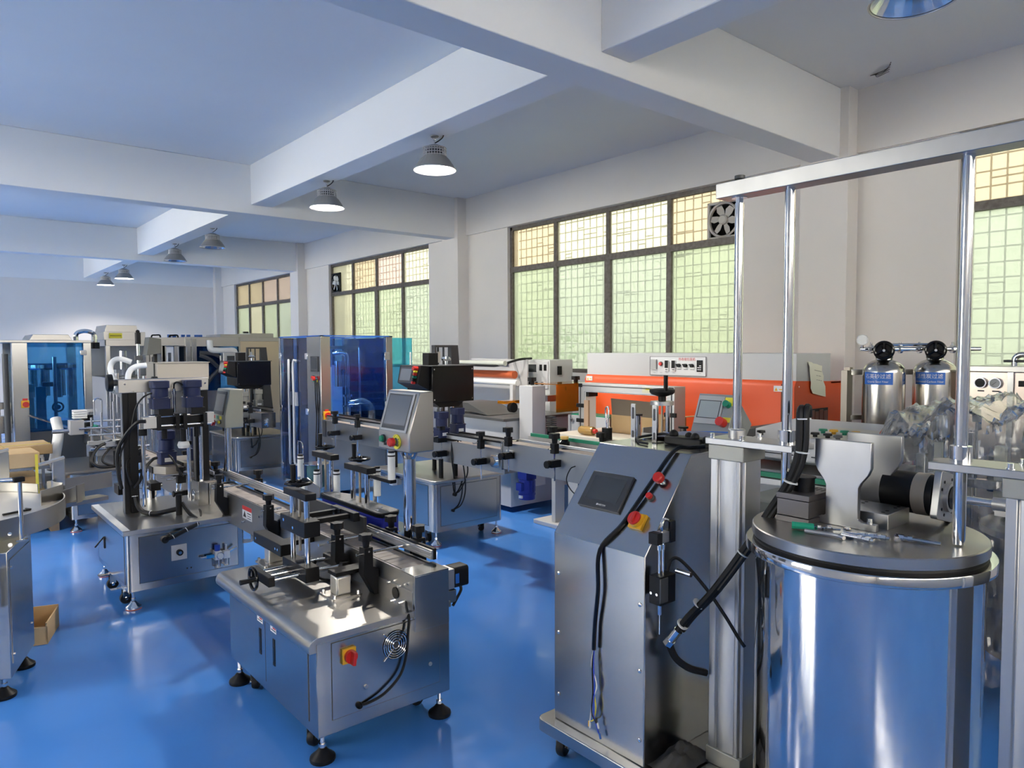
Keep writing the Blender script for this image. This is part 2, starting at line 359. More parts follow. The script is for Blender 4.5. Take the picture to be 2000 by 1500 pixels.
# ------------------------------------------------------------ bell lamps under the lengthwise beam
LAMPG = mat('lamp_grey_metal', (.30, .295, .28), .45, .5)
LEDON = mat('led_board_lit', (1, .93, .83), emit=LAMP_POWER); LEDOFF = mat('led_board_off', (.5, .5, .45), .4)
REFL = mat('ribbed_reflector', (.86, .86, .85), .25, .85)
REFW = mat('lit_reflector', (.9, .9, .9), .5)
def lamp(x, y, lit, label, ztop=3.467):
    t = thing('high_bay_lamp', label, 'lamp', (x, y, ztop), 'bell lamps under the ceiling beam')
    zb = ztop-.287; c = (x, y, zb)
    t.add('ceiling_plate', lathe((x, y, ztop-.014), [(.026, 0), (.036, .006), (.036, .014)], 14), LAMPG)
    t.add('hook', torus((x, y, ztop-.028), .013, .004, 'x', 12, 6)+cyl((x, y, ztop-.075), (x, y, ztop-.036), .006, n=8), CHROME)
    t.add('power_cord', tube([(x, y, ztop-.06), (x+.02, y-.03, ztop-.045), (x+.04, y-.06, ztop-.02), (x+.045, y-.07, ztop)], .005, 6, 4), RUBBER)
    t.add('driver_cap', lathe(c, [(.012, .215), (.03, .212), (.062, .200), (.082, .186), (.084, .172)], 24), LAMPG)
    g = G()
    for k in range(26):
        a = 2*math.pi*k/26; g = g+cyl((x+.100*math.cos(a), y+.100*math.sin(a), zb+.11), (x+.094*math.cos(a), y+.094*math.sin(a), zb+.185), .0042, n=4)
    for z in (.118, .14, .162, .182): g = g+torus((x, y, zb+z), .098, .0042, 'z', 26, 4)
    t.add('heat_sink_fins', g, ALUM, kind='stuff')
    t.add('heat_sink_core', lathe(c, [(.099, .104), (.099, .110), (.07, .112), (.07, .18)], 24), DARK)
    n = 72; pr = [(.100, .112), (.125, .085), (.155, .040), (.178, .004), (.184, 0)]
    sh = lathe(c, pr, n, close=False)
    m = len(pr); sh.v = [(x+(v[0]-x)*(1+(.018 if (i//m) % 3 else -.012)*(i % m in (1, 2))), y+(v[1]-y)*(1+(.018 if (i//m) % 3 else -.012)*(i % m in (1, 2))), v[2]) for i, v in enumerate(sh.v)]
    t.add('shade', sh, LAMPG)
    t.add('rim', torus((x, y, zb), .182, .005, 'z', 36, 6), ALUM)
    pin = [(.07, .10), (.12, .078), (.150, .036), (.174, .003)]
    inn = lathe(c, pin, n, close=False)
    inn.v = [(x+(v[0]-x)*(1-(.03 if (i//4) % 3 == 0 else 0)*(i % 4 in (1, 2))), y+(v[1]-y)*(1-(.03 if (i//4) % 3 == 0 else 0)*(i % 4 in (1, 2))), v[2]) for i, v in enumerate(inn.v)]
    t.add('reflector', inn, REFW if lit else REFL)
    t.add('led_board', cyl((x, y, zb+.088), (x, y, zb+.096), .085, n=20), LEDON if lit else LEDOFF)
    return t
lamp(3.46, 5.14, True, 'lit bell lamp nearest the big steel press, largest of the lit lamps')
lamp(3.46, 7.215, True, 'second lit bell lamp on the near beam, just beyond the largest lit one')
lamp(3.46, 11.05, False, 'unlit bell lamp on the middle ceiling beam, the nearer of two dark ones')
lamp(3.46, 13.05, False, 'unlit bell lamp on the middle ceiling beam, the farther of two dark ones')
lamp(3.46, 16.9, True, 'small lit bell lamp by the far wall, the nearer of that pair')
lamp(3.46, 18.8, True, 'smallest lit bell lamp, last on the beam by the far wall')
lamp(3.43, 1.32, False, 'unlit bell lamp cut off by the top of the picture')
for i, y in enumerate((5.14, 7.2, 11.05, 13.05, 16.9)):  # unseen second row, added to brighten floor and ceiling
    lamp(-2.77, y, True, 'added lit bell lamp of an unseen row, '+('first', 'second', 'third', 'fourth', 'fifth')[i]+' from the front wall')
# ------------------------------------------------------------ shared small pieces
def knobg(x, y, z, r=.022, h=.04):
    """star knob: stem and five-lobed grip"""
    pts = []
    for i in range(20):
        a = 2*math.pi*i/20; q = r*(1+.16*math.cos(5*a)); pts.append((x+q*math.cos(a), y+q*math.sin(a)))
    return cyl((x, y, z), (x, y, z+h*.55), r*.5, r*.62, 10)+prism(pts, 'z', z+h*.5, z+h)
def bolt(c, ax, r=.007, h=.008, s=1):
    e = list(c); i = 'xyz'.index(ax); e[i] += s*h; return cyl(c, e, r, n=8)
def handwheel(t, c, ax, Rr=.055, crank=1, down=False):
    """rim, hub, three spokes; crank handle as a sub-part"""
    i = 'xyz'.index(ax); g = torus(c, Rr, Rr*.15, ax, 28, 8)
    d = [0, 0, 0]; d[i] = 1; lo = [c[k]-d[k]*Rr*.35 for k in range(3)]; hi = [c[k]+d[k]*Rr*.3 for k in range(3)]
    g = g+cyl(lo, hi, Rr*.28, Rr*.22, 12)
    o = [k for k in range(3) if k != i]
    for a in (90, 210, 330):
        e = list(c); e[o[0]] += Rr*math.cos(R(a)); e[o[1]] += Rr*math.sin(R(a)); g = g+cyl(c, e, Rr*.12, n=6)
    h = t.add('handwheel', g, BLACKG)
    e = list(c); e[o[0]] += Rr*.9*math.cos(R(100 if ax != 'x' else 170)); e[o[1]] += Rr*.9*math.sin(R(100 if ax != 'x' else 170)); e2 = list(e); e2[i] += crank*Rr*1.5
    h.add('crank_handle', cyl(e, e2, Rr*.2, Rr*.24, 12), BLACK)
    h.add('hub_nut', cyl(hi, [hi[k]+d[k]*Rr*.25*(1 if crank > 0 else -1) for k in range(3)], Rr*.13, n=6), CHROME)
    return h
def foot(t, x, y, zt, m=None, r=.05, name='levelling_foot'):
    f = t.add(name, lathe((x, y, 0), [(r*.96, 0), (r, .008), (r*.97, .016), (r*.5, .036), (r*.32, .048), (.012, .05)], 20), m or BLACK)
    f.add('threaded_stem', cyl((x, y, .045), (x, y, zt), .009, n=8)+cyl((x, y, .055), (x, y, .068), .015, n=6), CHROME)
def caster(t, x, y, zt, a=0, r=.036, brake=False):
    c = t.add('caster', lathe((0, 0, 0), [(r*.3, -.016), (r*.9, -.016), (r, -.010), (r, .010), (r*.9, .016), (r*.3, .016)], 20, 'y').rot('Z', a).at(x, y, r), RUBBER)
    g = (box(-r*.55, r*.5, -.022, -.018, r*.2, zt-r)+box(-r*.55, r*.5, .018, .022, r*.2, zt-r)+box(-r*.6, r*.6, -.024, .024, zt-r-.006, zt-r)).rot('Z', a)
    c.add('fork', g.at(x, y, r), CHROME if brake else DARK)
    c.add('axle', cyl((0, -.027, 0), (0, .027, 0), r*.28, n=8).rot('Z', a).at(x, y, r), CHROME)
    if brake: c.add('brake_pedal', (box(-r*2.4, -r*.5, -.02, .02, zt-r-.012, zt-r-.006)).rot('Z', a).at(x, y, r), CHROME)
def motor(t, x, y, z, s=.085, h=.16, name='gear_motor', m=None, nameplate=True):
    """upright geared motor: round can with end caps on a square gearbox"""
    k = s/2; m = m or NAVY
    o = t.add(name, prism(rrect(x-k, x+k, y-k, y+k, .012), 'z', z, z+h*.36)+cyl((x, y, z+h*.36), (x, y, z+h*.42), k*1.0, n=20)
              + cyl((x, y, z+h*.42), (x, y, z+h*.74), k*.96, n=24)+prism(rrect(x-k*.98, x+k*.98, y-k*.98, y+k*.98, .022), 'z', z+h*.74, z+h), m, .003)
    o.add('gearbox_flange', prism(rrect(x-k*1.08, x+k*1.08, y-k*1.08, y+k*1.08, .012), 'z', z+h*.34, z+h*.37), m)
    o.add('screws', sum([bolt((x+i*k*.85, y+j*k*.85, z+h*.37), 'z', .005, .006) for i in (-1, 1) for j in (-1, 1)], G()), CHROME)
    if nameplate: o.add('nameplate', box(x-k*.5, x+k*.5, y-k-.0012, y-k, z+h*.08, z+h*.2), STICK)
    return o
def estop(t, c, d, r=.02):
    c = Vector(c); d = Vector(d).normalized()
    o = t.add('emergency_stop', cyl(c+d*.016, c+d*.034, r*.98, r, 18)+cyl(c+d*.034, c+d*.04, r, r*.8, 18), RED, label='red mushroom emergency stop button')
    o.add('button_collar', cyl(c, c+d*.018, r*.55, n=14), CHROME); return o
def button(t, c, d, m, r=.012, name='push_button'):
    c = Vector(c); d = Vector(d).normalized()
    o = t.add(name, cyl(c+d*.006, c+d*.02, r*.95, r*.9, 14), m); o.add('button_ring', cyl(c, c+d*.008, r*1.2, n=14), DARK)
def cable(t, pts, r=.006, name='cable', m=None, k=6): return t.add(name, tube(pts, r, 7, k), m or RUBBER)
def ties(p, spots, r): # white zip ties round a cable bundle
    for c, d in spots:
        c = Vector(c); d = Vector(d).normalized(); p.add('zip_tie', cyl(c-d*.002, c+d*.002, r, n=12)+cbox(c+_frame(d)[0]*r, .006, .006, .006), WHITEP)
def railg(x, y0, y1, z, w=.018, h=.03):
    """guide rail with a rounded plastic face"""
    return box(x, x+w, y0, y1, z, z+h)
def conveyor(t, x0, x1, y0, y1, z0, z1, slat=.078, belt=BELT, side=STEELH, slat_from=None, slat_to=None):
    t.add('side_panel', box(x0, x0+.006, y0, y1, z0, z1), side, .001)
    t.add('side_panel', box(x1-.006, x1, y0, y1, z0, z1), side, .001)
    t.add('edge_strip', box(x0+.006, x0+.016, y0+.02, y1-.02, z1-.012, z1-.002), BLACK)
    t.add('bed', box(x0+.01, x1-.01, y0+.03, y1-.03, z1-.06, z1-.03), DARK)
    a = slat_from if slat_from is not None else y0+.03; b = slat_to if slat_to is not None else y1-.03; me = None
    while a < b-slat*.5:
        L = slat-.002
        if me is None:
            p = t.add('belt_plate', box(x0+.018, x1-.018, a, a+L, z1-.012, z1-.004), belt, .001); me = p.o; a0 = a
        else:
            c = me.copy(); COL.objects.link(c); c.parent = t.o; c.location = (0, a-a0, 0)
        a += slat
    if slat_from is not None and slat_from > y0+.05: t.add('belt_run', box(x0+.018, x1-.018, y0+.03, slat_from-.002, z1-.012, z1-.004), belt)
    if slat_to is not None and slat_to < y1-.05: t.add('belt_run', box(x0+.018, x1-.018, slat_to, y1-.03, z1-.012, z1-.004), belt)
def ctrl_box(t, x0, x1, y0, y1, z0, z1, top=.45, m=None):
    """console head whose -X face leans back: lower part upright, screen on the slope"""
    pr = [(x0, z0), (x1, z0), (x1, z1), (x0+(x1-x0)*top, z1), (x0, z0+(z1-z0)*.32)]
    return t.add('control_box', prism(pr, 'y', y0, y1), m or STEELH, .006), pr
# ------------------------------------------------------------ steel press with control console (on one wheeled base)
PX, PYC = 2.225, .966
P = thing('hydraulic_press', 'stainless press with sloping touchscreen console, twin cylinders and a tall overhead crossbar', 'machine', (2.2, 1.3, 0))
pl = P.add('base_platform', prism(rrect(1.895, 2.72, .28, 2.115, .03), 'z', .10, .152), STEEL, .004)
caster(P, 1.965, 2.03, .10, 200, .04); caster(P, 2.60, 2.03, .10, 200, .04); caster(P, 1.965, .36, .10, 150, .04); caster(P, 2.60, .36, .10, 150, .04)
con = P.add('console', prism([(1.945, .152), (2.62, .152), (2.62, 1.255), (2.21, 1.255), (1.945, .915)], 'y', 1.595, 2.06), STEEL, .004)
for y, z in ((2.034, .755), (2.034, .514), (2.034, .261), (1.617, .741), (1.617, .5), (1.617, .247)):
    con.add('panel_screw', lathe((1.945, y, z), [(.0085, 0), (.0075, -.003), (.003, -.005)], 10, 'x'), CHROME)
# things on the slope: s runs up the slope, local frame
SD = Vector((.265, 0, .34)).normalized(); SN = Vector((-.34, 0, .265)).normalized(); S0 = Vector((1.945, 0, .915))
def slope(y, s, h=0): v = S0+SD*s*.431+SN*h; return Vector((v.x, y, v.z))
def slab(y0, y1, s0, s1, h0, h1):
    v = [tuple(slope(y, s, h)) for h in (h0, h1) for y, s in ((y0, s0), (y1, s0), (y1, s1), (y0, s1))]
    return G(v, [(0, 3, 2, 1), (4, 5, 6, 7), (0, 1, 5, 4), (1, 2, 6, 5), (2, 3, 7, 6), (3, 0, 4, 7)])
hm = P.add('touchscreen', slab(1.790, 2.004, .315, .682, 0, .012), BEZEL, .003)
hm.add('display', slab(1.815, 1.980, .395, .635, .012, .0128), SCRDK)
hm.add('maker_mark', slab(1.900, 1.908, .345, .363, .0125, .0128), STICK)
def slope_rot(): return Matrix((( 0, SD.x, SN.x), (-1, 0, 0), (0, SD.z, SN.z))).to_euler()
tx = P.text('WECON', .010, slope(1.88, .352, .0126), slope_rot(), STICK)
estop(P, slope(1.668, .70), SN, .021); button(P, slope(1.684, .53), SN, RED, .013)
sw = P.add('main_switch', slab(1.655, 1.717, .212, .355, 0, .014), YEL, .002)
c = slope(1.686, .284, .014); sw.add('switch_ring', cyl(c, c+SN*.018, .028, n=24), YEL); c = c+SN*.018
sw.add('switch_dial', cyl(c, c+SN*.006, .0265, n=24), RED)
sw.add('switch_grip', slab(1.680, 1.692, .235, .333, .037, .048), RED, .003)
# power cable hanging over the console, stripped ends
cable(P, [(2.30, 1.60, 1.275), (2.25, 1.63, 1.272), (2.20, 1.665, 1.262), (2.10, 1.70, 1.14), (2.0, 1.745, 1.0), (1.935, 1.80, .90), (1.925, 1.80, .75), (1.928, 1.818, .62), (1.928, 1.824, .515)], .0085, 'power_cable', BLACKG)
for i, (m, q) in enumerate(((STRAP, [(0, .004, -.06), (0, .0, -.15), (0, -.012, -.22), (0, .0, -.27), (0, .022, -.285)]), (WHITEP, [(0, .008, -.06), (0, -.018, -.13), (0, .004, -.2), (0, .018, -.29)]),
                            (mat('blue_wire', (.02, .06, .5), .5), [(0, -.004, -.06), (0, -.008, -.15), (0, -.004, -.24), (0, -.03, -.31)]), (RUBBER, [(0, .001, -.06), (0, -.002, -.16), (0, .004, -.24), (0, -.02, -.275)]))):
    w = cable(P, [(1.928, 1.824, .52)]+[(1.926+a-.002*i, 1.824+b, .515+c) for a, b, c in q], .0024, 'wire', m)
    e = q[-1]; w.add('ferrule', cyl((1.926, 1.824+e[1], .515+e[2]), (1.926, 1.822+e[1]*1.15, .495+e[2]), .004, n=8), (YEL, WHITEP, BLUESTK, WHITEP)[i])
# valve block and solenoid on the side of the console
v = P.add('pneumatic_valve', box(1.93, 2.015, 1.515, 1.565, .765, .865), BLACK, .003)
v.add('valve_cover', box(1.928, 1.97, 1.512, 1.518, .775, .86), DARK, .002)
v.add('mount_screws', sum([bolt((1.93, y, .805), 'x', .005, .006, -1) for y in (1.527, 1.552)], G()), CHROME)
v.add('pipes', rod('z', (1.955, 1.54), .865, .975, .0045)+rod('z', (1.975, 1.54), .865, .975, .0045)+rod('z', (1.955, 1.54), .952, .97, .008)+rod('z', (1.975, 1.54), .952, .97, .008), CHROME)
v.add('port_nozzle', cyl((1.945, 1.53, .765), (1.945, 1.53, .73), .007, n=8)+cyl((1.945, 1.53, .73), (1.945, 1.53, .66), .0015, n=6), CHROME)
v.add('spring_pin', rod('y', (2.0, .88), 1.50, 1.44, .009), CHROME)
s = P.add('solenoid', box(1.925, 2.005, 1.525, 1.56, .978, 1.015), ALUM, .002)
s.add('coil_cover', box(1.922, 1.95, 1.522, 1.562, .976, 1.017), BLACK, .002); s.add('plug', box(1.99, 2.02, 1.52, 1.562, .975, 1.05), BLACKG, .002)
s.add('cable_elbow', tube([(1.965, 1.54, 1.015), (1.967, 1.54, 1.04), (1.98, 1.54, 1.055), (2.0, 1.54, 1.05)], .006), CHROME)
cable(P, [(2.0, 1.54, .87), (2.01, 1.53, .91), (2.04, 1.51, .905), (2.08, 1.44, .82), (2.11, 1.38, .73), (2.13, 1.34, .66), (2.14, 1.32, .63)], .006, 'sensor_cable')
# twin cylinders: square extruded barrels with cap blocks
for k, (yc) in enumerate((1.413, .519)):
    h = .066; b = P.add('cylinder_barrel', prism([(PX-h+.012, yc-h+.008), (PX-h+.018, yc-h), (PX+h-.018, yc-h), (PX+h-.012, yc-h+.008), (PX+h, yc-h+.012), (PX+h, yc+h-.012), (PX+h-.012, yc+h-.008), (PX-h+.012, yc+h-.008), (PX-h, yc+h-.004), (PX-h, yc+h-.03), (PX-h+.010, yc+h-.034), (PX-h+.004, yc), (PX-h+.010, yc-h+.030), (PX-h+.002, yc-h+.026), (PX-h, yc-h+.012)], 'z', .21, 1.262), ALUM, .002)
    b.add('base_block', box(PX-h-.004, PX+h+.004, yc-h-.004, yc+h+.004, .152, .212), CASTG, .003)
    b.add('head_block', box(PX-h-.004, PX+h+.004, yc-h-.004, yc+h+.004, 1.258, 1.311), CASTG, .003)
    P.add('piston_rod', rod('z', (PX, yc), 1.33, 2.155, .0155, 20), CHROME).add('rod_gland', lathe((PX, yc, 1.331), [(.030, 0), (.030, .030), (.026, .034), (.017, .034)], 24), ALUM)
    P.add('rod_nut', rod('z', (PX, yc), 2.13, 2.178, .014, 6)+lathe((PX, yc, 2.172), [(.027, 0), (.027, .004), (.012, .004)], 18), CHROME)
    P.add('top_nut', lathe((PX, yc, 2.226), [(.02, 0), (.02, .006), (.012, .012), (.018, .013), (.018, .024), (.002, .024)], 16), DARK)
    s = 1 if k == 0 else -1
    pp = [(PX-.072, yc+s*.082), (PX+.072, yc+s*.082), (PX+.072, PYC+s*.20)]+[(PX+.045*math.cos(R(a)), PYC+s*(.225-.035*math.sin(R(a)))) for a in (10, 50, 90, 130, 170)]+[(PX-.072, PYC+s*.20)]
    g = P.add('guide_plate', prism(pp, 'z', 1.311, 1.333), ALU, .002)
    for x, y in ((PX-.058, yc+s*.062), (PX-.058, yc-s*.055), (PX+.055, yc-s*.055), (PX+.055, yc+s*.062)):
        g.add('socket_bolt', cyl((x, y, 1.333), (x, y, 1.349), .0085, n=12)+cyl((x, y, 1.333), (x, y, 1.336), .012, n=12), CHROME)
    yr = PYC+s*.259
    P.add('guide_rod', rod('z', (PX, yr), 1.10, 2.176, .0165, 20), CHROME)
    P.add('guide_bush', lathe((PX, yr, 1.331), [(.028, 0), (.028, .045), (.0175, .046)], 24), CHROME)
P.add('crossbar', box(2.185, 2.265, .40, 1.483, 2.176, 2.228), ALU, .002)
# lid plate hanging from the guide rods
LZ = 1.095
lid = P.add('press_lid', lathe((PX, PYC, 0), [(.01, LZ-.034), (.322, LZ-.034), (.327, LZ-.031), (.327, LZ-.003), (.324, LZ), (.01, LZ)], 72), STEELH)
lid.add('gasket', lathe((PX, PYC, 0), [(.29, LZ-.046), (.322, LZ-.046), (.324, LZ-.040), (.322, LZ-.034), (.29, LZ-.034)], 72, close=False), RUBBER)
# cable bundle tied to the rod, down to the gland beside the console
pts = [(2.20, 1.155, 1.425), (2.185, 1.15, 1.455), (2.155, 1.142, 1.44), (2.145, 1.14, 1.32), (2.14, 1.17, 1.222), (2.13, 1.24, 1.10), (2.10, 1.295, .99), (2.07, 1.40, .82), (2.05, 1.485, .71), (2.045, 1.53, .645)]
bd = P.add('cable_bundle', tube(pts, .012, 8)+tube([(x+.014, y-.012, z+.004) for x, y, z in pts], .011, 8)+tube([(x+.004, y-.020, z+.006) for x, y, z in pts[1:-2]], .009, 8), RUBBER)
ties(bd, [((2.16, 1.134, 1.425), (0, .05, 1)), ((2.15, 1.13, 1.32), (0, .1, -1)), ((2.142, 1.165, 1.222), (0, -.3, 1)), ((2.10, 1.305, .965), (.2, -.6, 1)), ((2.065, 1.455, .76), (.1, -.6, .7)), ((2.05, 1.51, .675), (0, -.6, .7))], .022)
bd.add('cable_gland', cyl((2.045, 1.525, .65), (2.035, 1.555, .605), .016, n=12)+cyl((2.036, 1.551, .61), (2.032, 1.563, .592), .019, n=6), CHROME)
cable(P, [(2.035, 1.56, .60), (2.05, 1.54, .545), (2.09, 1.51, .505), (2.15, 1.48, .48)], .013, 'hose')
# rag on the platform
rg = random.Random(5); vv = []; ff = []; n = 12
for i in range(n+1):
    for j in range(n+1):
        u, w = i/n-.5, j/n-.5; e = max(0, 1-(4*(u*u+w*w))**.8)
        vv.append((2.08+u*.24+rg.uniform(-.006, .006), 1.535+w*.13+rg.uniform(-.006, .006), .156+e*(.055+.018*math.sin(17*u+9*w)+.012*math.sin(23*w-7*u))+rg.uniform(0, .004)))
for i in range(n):
    for j in range(n): a = i*(n+1)+j; ff.append((a, a+1, a+n+2, a+n+1))
o = solo('rag', 'crumpled dark grey rag lying on the press platform', 'rag', G(vv, ff), CLOTH); o.o.modifiers.new('sub', 'SUBSURF').render_levels = 1
# ------------------------------------------------------------ drum under the lid
D = thing('steel_drum', 'large mirror-polished stainless drum standing under the press lid', 'drum', (PX, PYC, .152))
D.add('drum_shell', lathe((PX, PYC, 0), [(.30, .153), (.318, .155), (.318, 1.022)], 96, close=False), POLISH)
D.add('drum_bottom', cyl((PX, PYC, .153), (PX, PYC, .16), .30, n=48), STEEL)
D.add('rim_flange', lathe((PX, PYC, 0), [(.30, 1.018), (.344, 1.018), (.346, 1.020), (.346, 1.046), (.344, 1.049), (.30, 1.049)], 96, close=False), POLISH)
# ------------------------------------------------------------ loose parts on the lid
def fork(y, x, label):
    g = [(y-.105, LZ), (y+.105, LZ), (y+.105, LZ+.022), (y+.062, LZ+.022), (y+.050, LZ+.03), (y+.050, LZ+.125), (y+.058, LZ+.142), (y+.078, LZ+.168), (y+.087, LZ+.19), (y+.087, LZ+.268), (y-.087, LZ+.268), (y-.087, LZ+.19), (y-.078, LZ+.168), (y-.058, LZ+.142), (y-.050, LZ+.125), (y-.050, LZ+.03), (y-.062, LZ+.022), (y-.105, LZ+.022)]
    t = thing('bracket_plate', label, 'bracket', (x, y, LZ), 'aluminium bracket plates on the press lid')
    t.add('plate', prism(g, 'x', x, x+.02), ALU, .0015)
    for s in (-1, 1): t.add('foot_bolt', rod('z', (x+.01, y+s*.083), LZ+.022, LZ+.037, .008, 12), CHROME)
fork(1.022, 2.19, 'milled aluminium T-shaped bracket plate facing the console, nearer of the two')
fork(1.030, 2.43, 'milled aluminium T-shaped bracket plate behind its twin, beside the motor')
b = thing('aluminium_block', 'low aluminium block with screw holes lying between the two bracket plates', 'block', (2.32, .98, LZ))
b.add('block', box(2.245, 2.405, .905, 1.07, LZ, LZ+.048), ALU, .002)
b.add('screw_holes', sum([cyl((x, y, LZ+.0475), (x, y, LZ+.0485), .006, n=10) for x in (2.27, 2.30, 2.36, 2.385) for y in (.93, 1.03)], G()), BLACK)
b = thing('motor_coupling_block', 'dark grooved steel block with a small round motor on top', 'block', (2.2, 1.14, LZ))
b.add('block', box(2.12, 2.30, 1.09, 1.20, LZ, LZ+.018)+box(2.122, 2.298, 1.092, 1.198, LZ+.02, LZ+.072)+box(2.12, 2.30, 1.09, 1.20, LZ+.074, LZ+.092), mat('dark_steel', (.13, .12, .12), .4, .8), .001)
b.add('motor_can', rod('z', (2.20, 1.15), LZ+.092, LZ+.135, .034, 20)+rod('z', (2.20, 1.15), LZ+.135, LZ+.139, .038, 20), BLACK)
b.add('vent_slots', sum([box(2.235, 2.27, 1.105+.016*i, 1.111+.016*i, LZ+.092, LZ+.093) for i in range(4)], G()), BLACK)
# motor with square flange, lying on the lid with its shaft sideways
b = thing('flange_motor', 'black and cream motor with square aluminium flange and bare shaft, lying on the lid', 'motor', (2.47, .88, LZ))
cz = LZ+.085
b.add('motor_body', rod('y', (2.47, cz), .845, 1.0, .066, 28), BLACK); b.add('cream_band', rod('y', (2.47, cz), .865, .905, .0675, 28), mat('cream_band', (.55, .47, .36), .5))
fl = b.add('flange', (prism(rrect(-.075, .075, -.075, .075, .012, 3), 'y', .818, .838)).rot('Y', 14).at(2.47, 0, cz+.0), ALU, .001)
fl.add('bearing_seat', rod('y', (2.47, cz), .806, .82, .046, 24), ALUM); fl.add('bearing', rod('y', (2.47, cz), .803, .807, .036, 24), BLACK)
fl.add('bolt_holes', sum([rod('y', (2.47+.06*math.cos(R(a)), cz+.06*math.sin(R(a))), .8165, .8185, .005, 8) for a in (31, 59, 121, 149, 211, 239, 301, 329)], G()), BLACK)
b.add('shaft', rod('y', (2.47, cz), .66, .81, .012, 16), CHROME); b.add('shaft_collar', lathe((2.47, .645, cz), [(.013, 0), (.02, .0), (.02, .05), (.013, .05)], 20, 'y', False)+box(2.462, 2.478, .65, .69, cz-.034, cz-.018), ALUM)
# loose tools and fittings
def fitting(p, a, L, label, name='pipe_fitting', r=.0065):
    x, y = p; q = (x+L*math.cos(R(a)), y+L*math.sin(R(a))); z = LZ+.009; t = thing(name, label, 'fitting', (x, y, LZ), 'loose fittings on the press lid')
    d = Vector((math.cos(R(a)), math.sin(R(a)), 0)); e = Vector((*q, z))
    t.add('tube', cyl((x, y, z-.002), e, r*.85, n=10), CHROME)
    t.add('collar', cyl(e-d*.03, e-d*.018, r*1.25, n=6)+cyl(e-d*.008, e+d*.006, r*1.35, n=6)+cyl(e+d*.006, e+d*.016, r*.8, n=10), CHROME)
fitting((2.09, .965), -78, .075, 'short steel fitting in the middle of the small heap on the lid')
fitting((2.07, .962), -97, .080, 'steel fitting at the rim side of the small heap on the lid')
fitting((2.11, .935), -85, .072, 'steel fitting of the heap nearest the aluminium block')
fitting((2.19, .855), 200, .06, 'single short bolt fitting pointing at the aluminium block')
fitting((2.175, .735), 100, .10, 'long steel fitting beside the guide rod')
t = thing('bent_lever', 'bent steel lever lying by the green screwdriver', 'tool', (2.05, 1.04, LZ))
t.add('lever', tube([(2.03, 1.055, LZ+.007), (2.04, 1.0, LZ+.007), (2.045, .965, LZ+.007), (2.035, .94, LZ+.007)], .0065, 8, 3), ALUM)
for i, (x, y) in enumerate(((2.078, 1.035), (2.098, 1.015), (2.125, .972))):
    t = thing('lock_nut', ('chunky steel nut next to the screwdriver tip', 'steel nut on top of the small heap', 'steel nut at the foot of the bracket plate')[i], 'nut', (x, y, LZ), 'loose nuts on the press lid')
    t.add('nut', lathe((x, y, LZ), [(.006, 0), (.0115, 0), (.0115, .013), (.009, .015), (.006, .015)], 6, close=False), CHROME); t.add('thread', rod('z', (x, y), LZ, LZ+.02, .0055, 10), ALUM)
t = thing('screwdriver', 'screwdriver with a clear green handle lying on the lid', 'screwdriver', (2.06, 1.07, LZ))
t.add('handle', cyl((2.045, 1.105, LZ+.012), (2.075, 1.05, LZ+.012), .0115, .010, 8), mat('green_handle', (.02, .30, .18), .2)); t.add('blade', cyl((2.075, 1.05, LZ+.012), (2.12, .99, LZ+.007), .003, n=8), CHROME)
# ------------------------------------------------------------ labelling machine in the foreground
M = thing('labelling_machine', 'foreground labelling machine: steel cabinet with red-yellow switch, conveyor and three handwheels', 'machine', (1.49, 3.1, 0))
cab = M.add('cabinet', box(1.17, 1.805, 2.60, 3.61, .11, .497), STEEL, .003)
nose = [(1.81, .52), (1.175, .52)]+[(1.175+.04*math.cos(R(a)), .48+.04*math.sin(R(a))) for a in range(105, 196, 15)]+[(1.139, .462), (1.168, .462), (1.168, .495), (1.81, .495)]
M.add('table_top', prism(nose, 'y', 2.592, 3.71), STEELH, .001)
cab.add('panel_gap', box(1.232, 1.751, 2.5985, 2.60, .166, .482)+box(1.1685, 1.17, 2.676, 3.548, .153, .462), DARK)
cab.add('front_panel', box(1.234, 1.749, 2.597, 2.60, .168, .480), STEEL)
for i, (a, b, h, s) in enumerate(((3.132, 3.546, 3.19, 3.19), (2.678, 3.127, 3.028, 3.032))):
    d = M.add('door', box(1.1665, 1.17, a, b, .155, .460), STEEL)
    d.add('recessed_handle', box(1.1645, 1.1668, h-.012, h+.012, .262, .382), BLACK, .003).add('handle_pull', box(1.1638, 1.1646, h-.007, h+.007, .28, .345), BLACKG)
    k = d.add('warning_sticker', box(1.1658, 1.1666, s-.033, s+.033, .41, .468), STICK)
    k.add('print', torus((1.1655, s+.018, .45), .009, .0012, 'x', 16, 4)+box(1.1652, 1.166, s-.028, s+.004, .444, .452)+box(1.1652, 1.166, s-.028, s+.0, .436, .440)+box(1.1652, 1.166, s-.028, s+.024, .418, .422), REDINK if False else INK)
    k.add('red_line', box(1.1652, 1.166, s-.028, s+.004, .427, .433), REDINK)
sw = M.add('main_switch', box(1.274, 1.334, 2.583, 2.597, .385, .447), YEL, .002)
sw.add('switch_ring', rod('y', (1.306, .415), 2.566, 2.584, .0265, 24), RED); sw.add('switch_grip', (box(-.007, .007, -.022, .022, -.026, .026)).rot('Y', 8).at(1.306, 2.558, .415), RED, .003)
fn = M.add('fan_grille', sum([torus((1.525, 2.592, .398), r, .0026, 'y', 30, 5) for r in (.016, .028, .039, .049, .058)], G()), CHROME)
fn.add('fan_opening', rod('y', (1.525, .398), 2.5965, 2.598, .062, 30), BLACK)
fn.add('fan_blades', sum([prism([(.008, -.004), (.046, -.016), (.05, .012), (.008, .006)], 'y', 2.5945, 2.5955).rot('Y', a).at(1.525, 0, .398) for a in range(0, 360, 51)], G())+rod('y', (1.525, .398), 2.594, 2.597, .019, 18), DARK)
